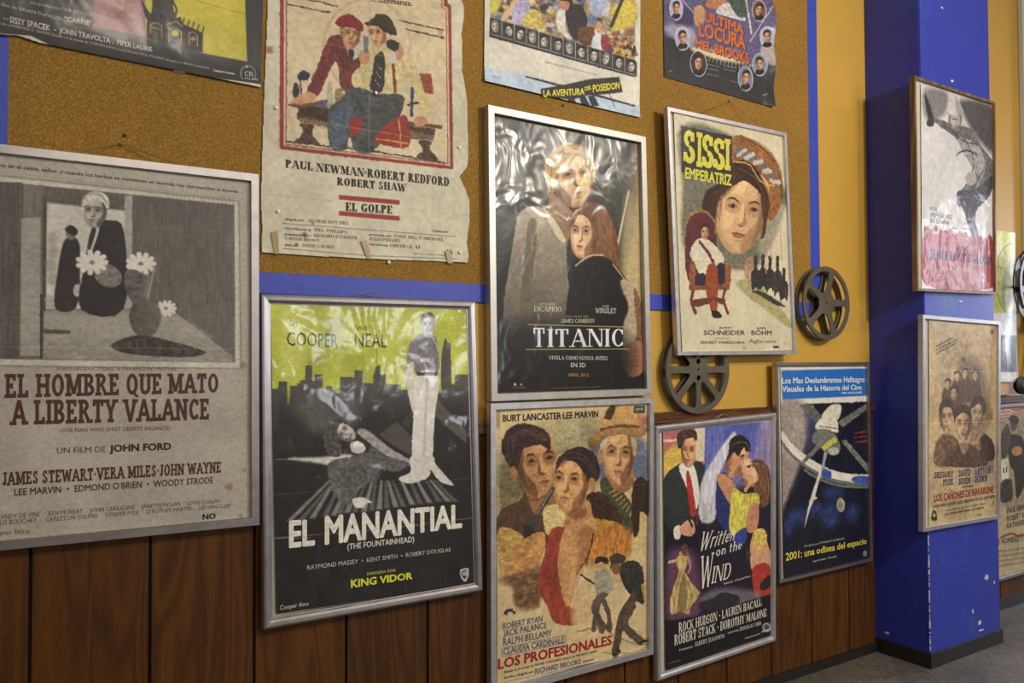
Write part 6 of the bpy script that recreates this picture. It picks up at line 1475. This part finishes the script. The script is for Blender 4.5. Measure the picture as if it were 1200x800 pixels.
S.t('una producci\u00f3n PAUL MONASH', (135, 18), (422, 80), 15, WG, 'sans', 'credits', h1=16); S.t('un film de BRIAN DePALMA', (-30, 20), (285, 96), 15, WG, 'sans', 'credits', h1=17); S.t('\u201cCARRIE\u201d', (292, 98), (418, 118), 24, (206, 200, 192), 'bold', 'title_lettering'); S.t('con', (12, 88), (40, 95), 11, WG, 'sans', 'credits')
S.t('SISSY SPACEK  -  JOHN TRAVOLTA ,  PIPER LAURIE', (44, 105), (690, 236), 30, (200, 196, 188), 'bold', 'cast_lettering', h1=22); S.t('gui\u00f3n de LAWRENCE D. COHEN basado en la novela de STEPHEN KING producida por PAUL MONASH dirigida por BRIAN DePALMA', (-40, 105), (948, 318), 14, WG, 'sans', 'credits', h1=10); S.t('United Artists', (965, 326), (1062, 342), 11, (206, 200, 192), 'black', 'credits'); S.t('una distribuci\u00f3n', (786, 326), (840, 336), 5, WG, 'sans', 'credits')
S.l([(1124 + 34 * cos(a), 336 + 36 * sin(a)) for a in np.linspace(pi * .75, pi * 2.3, 18)], 3, WG, sm=True); S.e(1119, 303, 5, 5, (206, 200, 192)); S.t('CB', (1108, 346), (1146, 350), 22, (206, 200, 192), 'thinserif', 'credits'); S.t('FILMS', (1110, 362), (1168, 368), 9, WG, 'bold', 'credits'); S.t('Depósito legal', (1155, 290), (1164, 160), 9, WG, 'sans', 'credits')
S.build(root)

# ================================================================== film reels
def reel(name, loc, R, n, a0, mats, label, hub=.32, thick=.045, rot=None, spoke=.13, holes=True, rot_y=0.0, cat='film reel'):
    """loc: centre of the rear face; axis along -y"""
    root = empty(name, loc, label, cat, 'film reels')
    def flange(nm, y0, th):
        cu = bpy.data.curves.new(nm, 'CURVE'); cu.dimensions = '2D'; cu.fill_mode = 'BOTH'; cu.extrude = th / 2; cu.bevel_depth = .0012; cu.bevel_resolution = 1
        def spl(P):
            s_ = cu.splines.new('POLY'); s_.points.add(len(P) - 1)
            for q, p in zip(s_.points, P): q.co = (p[0], p[1], 0, 1)
            s_.use_cyclic_u = True
        spl([(R * cos(t), R * sin(t)) for t in np.linspace(0, 2 * pi, 96, endpoint=False)])
        ro, ri = R * .885, R * (hub + .06)
        for k in range(n):
            c0, c1 = a0 + 2 * pi * k / n, a0 + 2 * pi * (k + 1) / n
            do, di = R * spoke * .5 / ro * .95, R * spoke * .55 / ri
            P = [(ro, c0 + do + (c1 - c0 - 2 * do) * i / 12) for i in range(13)] + [(ri, c1 - di - (c1 - c0 - 2 * di) * i / 6) for i in range(7)]
            Q = np.array([(r_ * cos(t), r_ * sin(t)) for r_, t in P])
            # rounded corners
            for _ in range(3):
                Q = np.concatenate([[.75 * Q[i] + .25 * Q[(i + 1) % len(Q)], .25 * Q[i] + .75 * Q[(i + 1) % len(Q)]] for i in range(len(Q))]) if _ < 1 else Q
            for _ in range(2): Q = .5 * Q + .25 * np.roll(Q, 1, 0) + .25 * np.roll(Q, -1, 0)
            spl([tuple(q) for q in Q])
        if holes:
            for (hx, hy, hr) in ((0, 0, .035), (0, .19, .068), (0, -.19, .068)): spl([(R * (hx + hr * cos(t)), R * (hy + hr * sin(t))) for t in np.linspace(0, 2 * pi, 16, endpoint=False)])
        else:
            spl([(R * .05 * (1 if i % 2 else .6) * cos(t), R * .05 * (1 if i % 2 else .6) * sin(t)) for i, t in enumerate(np.linspace(0, 2 * pi, 8, endpoint=False))])
        tmp = bpy.data.objects.new(nm, cu)
        me = bpy.data.meshes.new_from_object(tmp); bpy.data.objects.remove(tmp); bpy.data.curves.remove(cu)
        me.transform(Matrix.Translation((0, -y0 - th / 2, 0)) @ Matrix.Rotation(pi / 2, 4, 'X'))
        o = link_mesh(nm, me, [mats[0]], root)
        return o
    flange('rear_flange', .002, .0045); flange('front_flange', thick - .0065, .0045)
    b = MB(); b.lathe([(R * hub, -.006), (R * hub, -thick + .006)], (0, 0, 0), n=48); b.build('core', mats[1], root, smooth=True)
    b = MB(); b.lathe([(R - .004, -thick + .0005), (R + .001, -thick + .0005), (R + .002, -thick + .002), (R + .002, -thick + .0075), (R - .004, -thick + .008)], (0, 0, 0), n=96); b.build('rim', mats[0], root, smooth=True)
    if rot: root.rotation_euler = rot
    return root
c = at((963.5, 355.5), -.03)
reel('film_reel', (c[0], -.010, c[1]), .163, 5, radians(2), (M['reel'], M['reel_dark']), 'grey five-spoke film reel hung on the yellow wall beside the blue pillar', holes=False, thick=.046, hub=.26, spoke=.15)
c = at((815.5, 433), -.03)
reel('film_reel', (c[0], -.010, c[1]), .172, 8, radians(0), (M['reel'], M['reel_dark']), 'grey film reel standing on the dado rail half behind the crowned woman poster', hub=.24, spoke=.13, thick=.036)

# ================================================================== the corner beyond the pillar
S_y = -.012
root = empty('paper_poster', (4.72, -.01, 1.30), 'glossy lime-yellow sheet with a dark photo at its foot, behind the black reel', 'poster', 'paper film posters')
S = Sheet(rectq(4.60, 4.875, 1.25, 2.10, S_y), S_y, (206, 204, 196), pitch=.0035, seed=41, gain=1.3, style='satin')
S.crop(1150, 250, 6.16)
S.q([(60, 90), (300, 90), (300, 720), (60, 720)], (190, 190, 60), tex=.1); S.q([(60, 720), (300, 720), (300, 900), (60, 900)], (206, 206, 206))
S.l([(110, 440), (120, 330), (160, 250), (220, 210)], 9, (110, 104, 30), sm=True); S.l([(110, 560), (150, 690), (220, 720)], 8, (70, 64, 40), sm=True)  # dark rim arcs here and spokes below: reel's shadow and reflection painted on
for k in range(3): S.l([(118 + k * 20, 380 - k * 62), (150 + k * 14, 400 - k * 50)], 8, (110, 104, 30))
S.crop(1150, 370, 7.28)
S.q([(150, 165), (300, 165), (300, 480), (150, 480)], (70, 84, 84), tex=.25); S.e(196, 250, 26, 70, (176, 170, 160), soft=4, a=.8); S.p([(180, 380), (215, 340), (260, 400), (260, 470), (180, 460)], (46, 50, 52)); S.q([(150, 480), (300, 480), (300, 520), (150, 520)], (196, 190, 190), tex=.3)
S.grain(.06); S.build(root)
# black reel hung in front, film running down to a small spool on the rail
c = (4.86, 1.79)
reel('film_reel', (c[0], -.10, c[1]), .205, 8, radians(10), (M['reel_dark'], M['alu']), 'black film reel with bright film wound on it, beyond the blue pillar', hub=.42, spoke=.13, thick=.04)
b = MB(); b.tube([(c[0], -.001, c[1]), (c[0], -.10, c[1])], .008, 10); o = b.build('wall_hook', M['steel']); tag(o, 'steel wall hook carrying the black film reel past the pillar', 'hook')
sp_c = (4.815, -.075, 1.178 + .052)
m, nt, bs = new_mat('film_strip')
tc = N(nt, 'ShaderNodeTexCoord')
wv = N(nt, 'ShaderNodeTexWave', wave_type='BANDS', bands_direction='Z', ins={'Scale': 20.0}); L(nt, tc.outputs['Object'], wv.inputs['Vector'])
r = ramp(nt, [(.55, rgba((26, 24, 26))), (.65, rgba((196, 184, 160)))]); L(nt, wv.outputs[0], r.inputs[0])
at_ = N(nt, 'ShaderNodeAttribute', attribute_name='edge')
mx = N(nt, 'ShaderNodeMix', data_type='RGBA'); L(nt, at_.outputs['Fac'], mx.inputs[0]); mx.inputs[6].default_value = rgba((26, 24, 26)); L(nt, r.outputs[0], mx.inputs[7]); L(nt, mx.outputs[2], bs.inputs['Base Color']); bs.inputs['Roughness'].default_value = .2
P0, P1 = Vector((c[0] + .06, -.12, c[1] - .20)), Vector((sp_c[0] + .01, -.094, sp_c[2] + .035))
vs, fs, ed = [], [], []
us = [0, .12, .14, .3, .32, .68, .70, .86, .88, 1]; ev = [0, 0, 1, 1, 0, 0, 1, 1, 0, 0]
for i in range(25):
    p = P0.lerp(P1, i / 24) + Vector((.012 * sin(pi * i / 24), -.02 * sin(pi * i / 24), 0))
    for u, e_ in zip(us, ev): vs.append((p.x + .0, p.y - .001, p.z)); vs[-1] = (p.x + (u - .5) * .035, p.y, p.z + (u - .5) * .004); ed.append(e_)
w_ = len(us)
for i in range(24):
    for k in range(w_ - 1): fs.append((i * w_ + k, i * w_ + k + 1, (i + 1) * w_ + k + 1, (i + 1) * w_ + k))
b = MB(); b.add(vs, fs); o = b.build('film_strip', m); a_ = o.data.attributes.new('edge', 'FLOAT', 'POINT'); a_.data.foreach_set('value', np.array(ed, np.float32))
tag(o, 'perforated black film strip running down from the black reel to a small spool', 'film strip')
md = o.modifiers.new('t', 'SOLIDIFY'); md.thickness = .0008
root = empty('film_spool', sp_c, 'small black film spool standing on the dado rail under the film strip', 'spool')
root.rotation_euler = (0, 0, radians(-35))
for yy, nm in ((-.018, 'front_flange'), (.014, 'rear_flange')):
    b = MB(); b.lathe([(.0001, yy), (.049, yy), (.051, yy + .001), (.051, yy + .003), (.049, yy + .004), (.0001, yy + .004)], (0, 0, 0), n=40); b.build(nm, M['black'], root, smooth=True)
b = MB(); b.lathe([(.03, -.014), (.03, .014)], (0, 0, 0), n=32); b.build('core', M['reel_dark'], root, smooth=True)
b = MB(); b.lathe([(.0001, -.0215), (.012, -.0215), (.014, -.018)], (0, 0, 0), n=24); b.build('hub_cap', M['alu_dull'], root, smooth=True)
# tall pale panel at the far edge
b = MB()
x0 = 4.985
b.box(x0, 5.9, -.03, -.001, 1.178, 3.88, 0, .004)
o = b.build('wall_panel', mat_paint('pale_panel', (200, 200, 186), 1.0, .5, .05, 2.0, .03)); tag(o, 'tall pale panel fixed to the yellow wall at the far end past the black reel', 'panel')

# ================================================================== pins, nails
def pin(px, y, label, mat, R=.0055, name='push_pin', cat='pin', group='pins in the torn cream poster'):
    q = at(px, y)
    root = empty(name, (q[0], y, q[1]), label, cat, group)
    b = MB(); b.lathe([(.0001, -.0045), (R * .7, -.004), (R, -.002), (R, -.0005), (R * .6, .0008)], (0, 0, 0), n=16); b.build('head', mat, root, smooth=True)
    b = MB(); b.lathe([(.0007, 0), (.0006, .009)], (0, 0, 0), n=8); b.build('shaft', M['steel'], root, smooth=True)
for px, lab in (((323.7, 126.2), 'white pin in the edge of the torn cream poster beside its carved table leg'), ((440.5, 108.8), 'white pin through the middle of the torn cream poster, over the seated man\'s lap'), ((538.2, 172.5), 'pin near the ragged edge of the torn cream poster, level with the picture\'s bottom border'),
                ((325.8, 247.5), 'white pin in the torn cream poster above its first line of credits'), ((539.2, 295.6), 'white pin in the bottom corner of the torn cream poster beside a tape strip'), ((455.6, 307.2), 'white pin on the cork just under the torn cream poster\'s bottom edge')):
    pin(px, -.016 if px[1] < 300 else -.0135, lab, M['pin'])
for px, lab in (((146, 158.5), 'small dark nail in the cork above the hanging wire of the western poster'), ((140.5, 169), 'dark nail holding the wire of the large western poster'), ((854, 118.8), 'dark nail holding the wire of the crowned woman poster'), ((660, 123.6), 'small dark nail in the cork under the white poster with painted crowd')):
    pin(px, -.0105, lab, M['black'], .004, 'wall_nail', 'nail', 'nails in the cork')
b = MB(); n0 = at((141, 169), -.014)
A0, A1 = at((88, 177), -.04), at((206, 191), -.04)
root = [o for o in bpy.data.objects if o.get('label', '').startswith('large framed grey-brown')][0]
b.tube([(A0[0], -.04, A0[1]), (n0[0], -.0155, n0[1]), (A1[0], -.04, A1[1])], .0012, 6); b.build('hanging_wire', M['wire'], root, root.location)
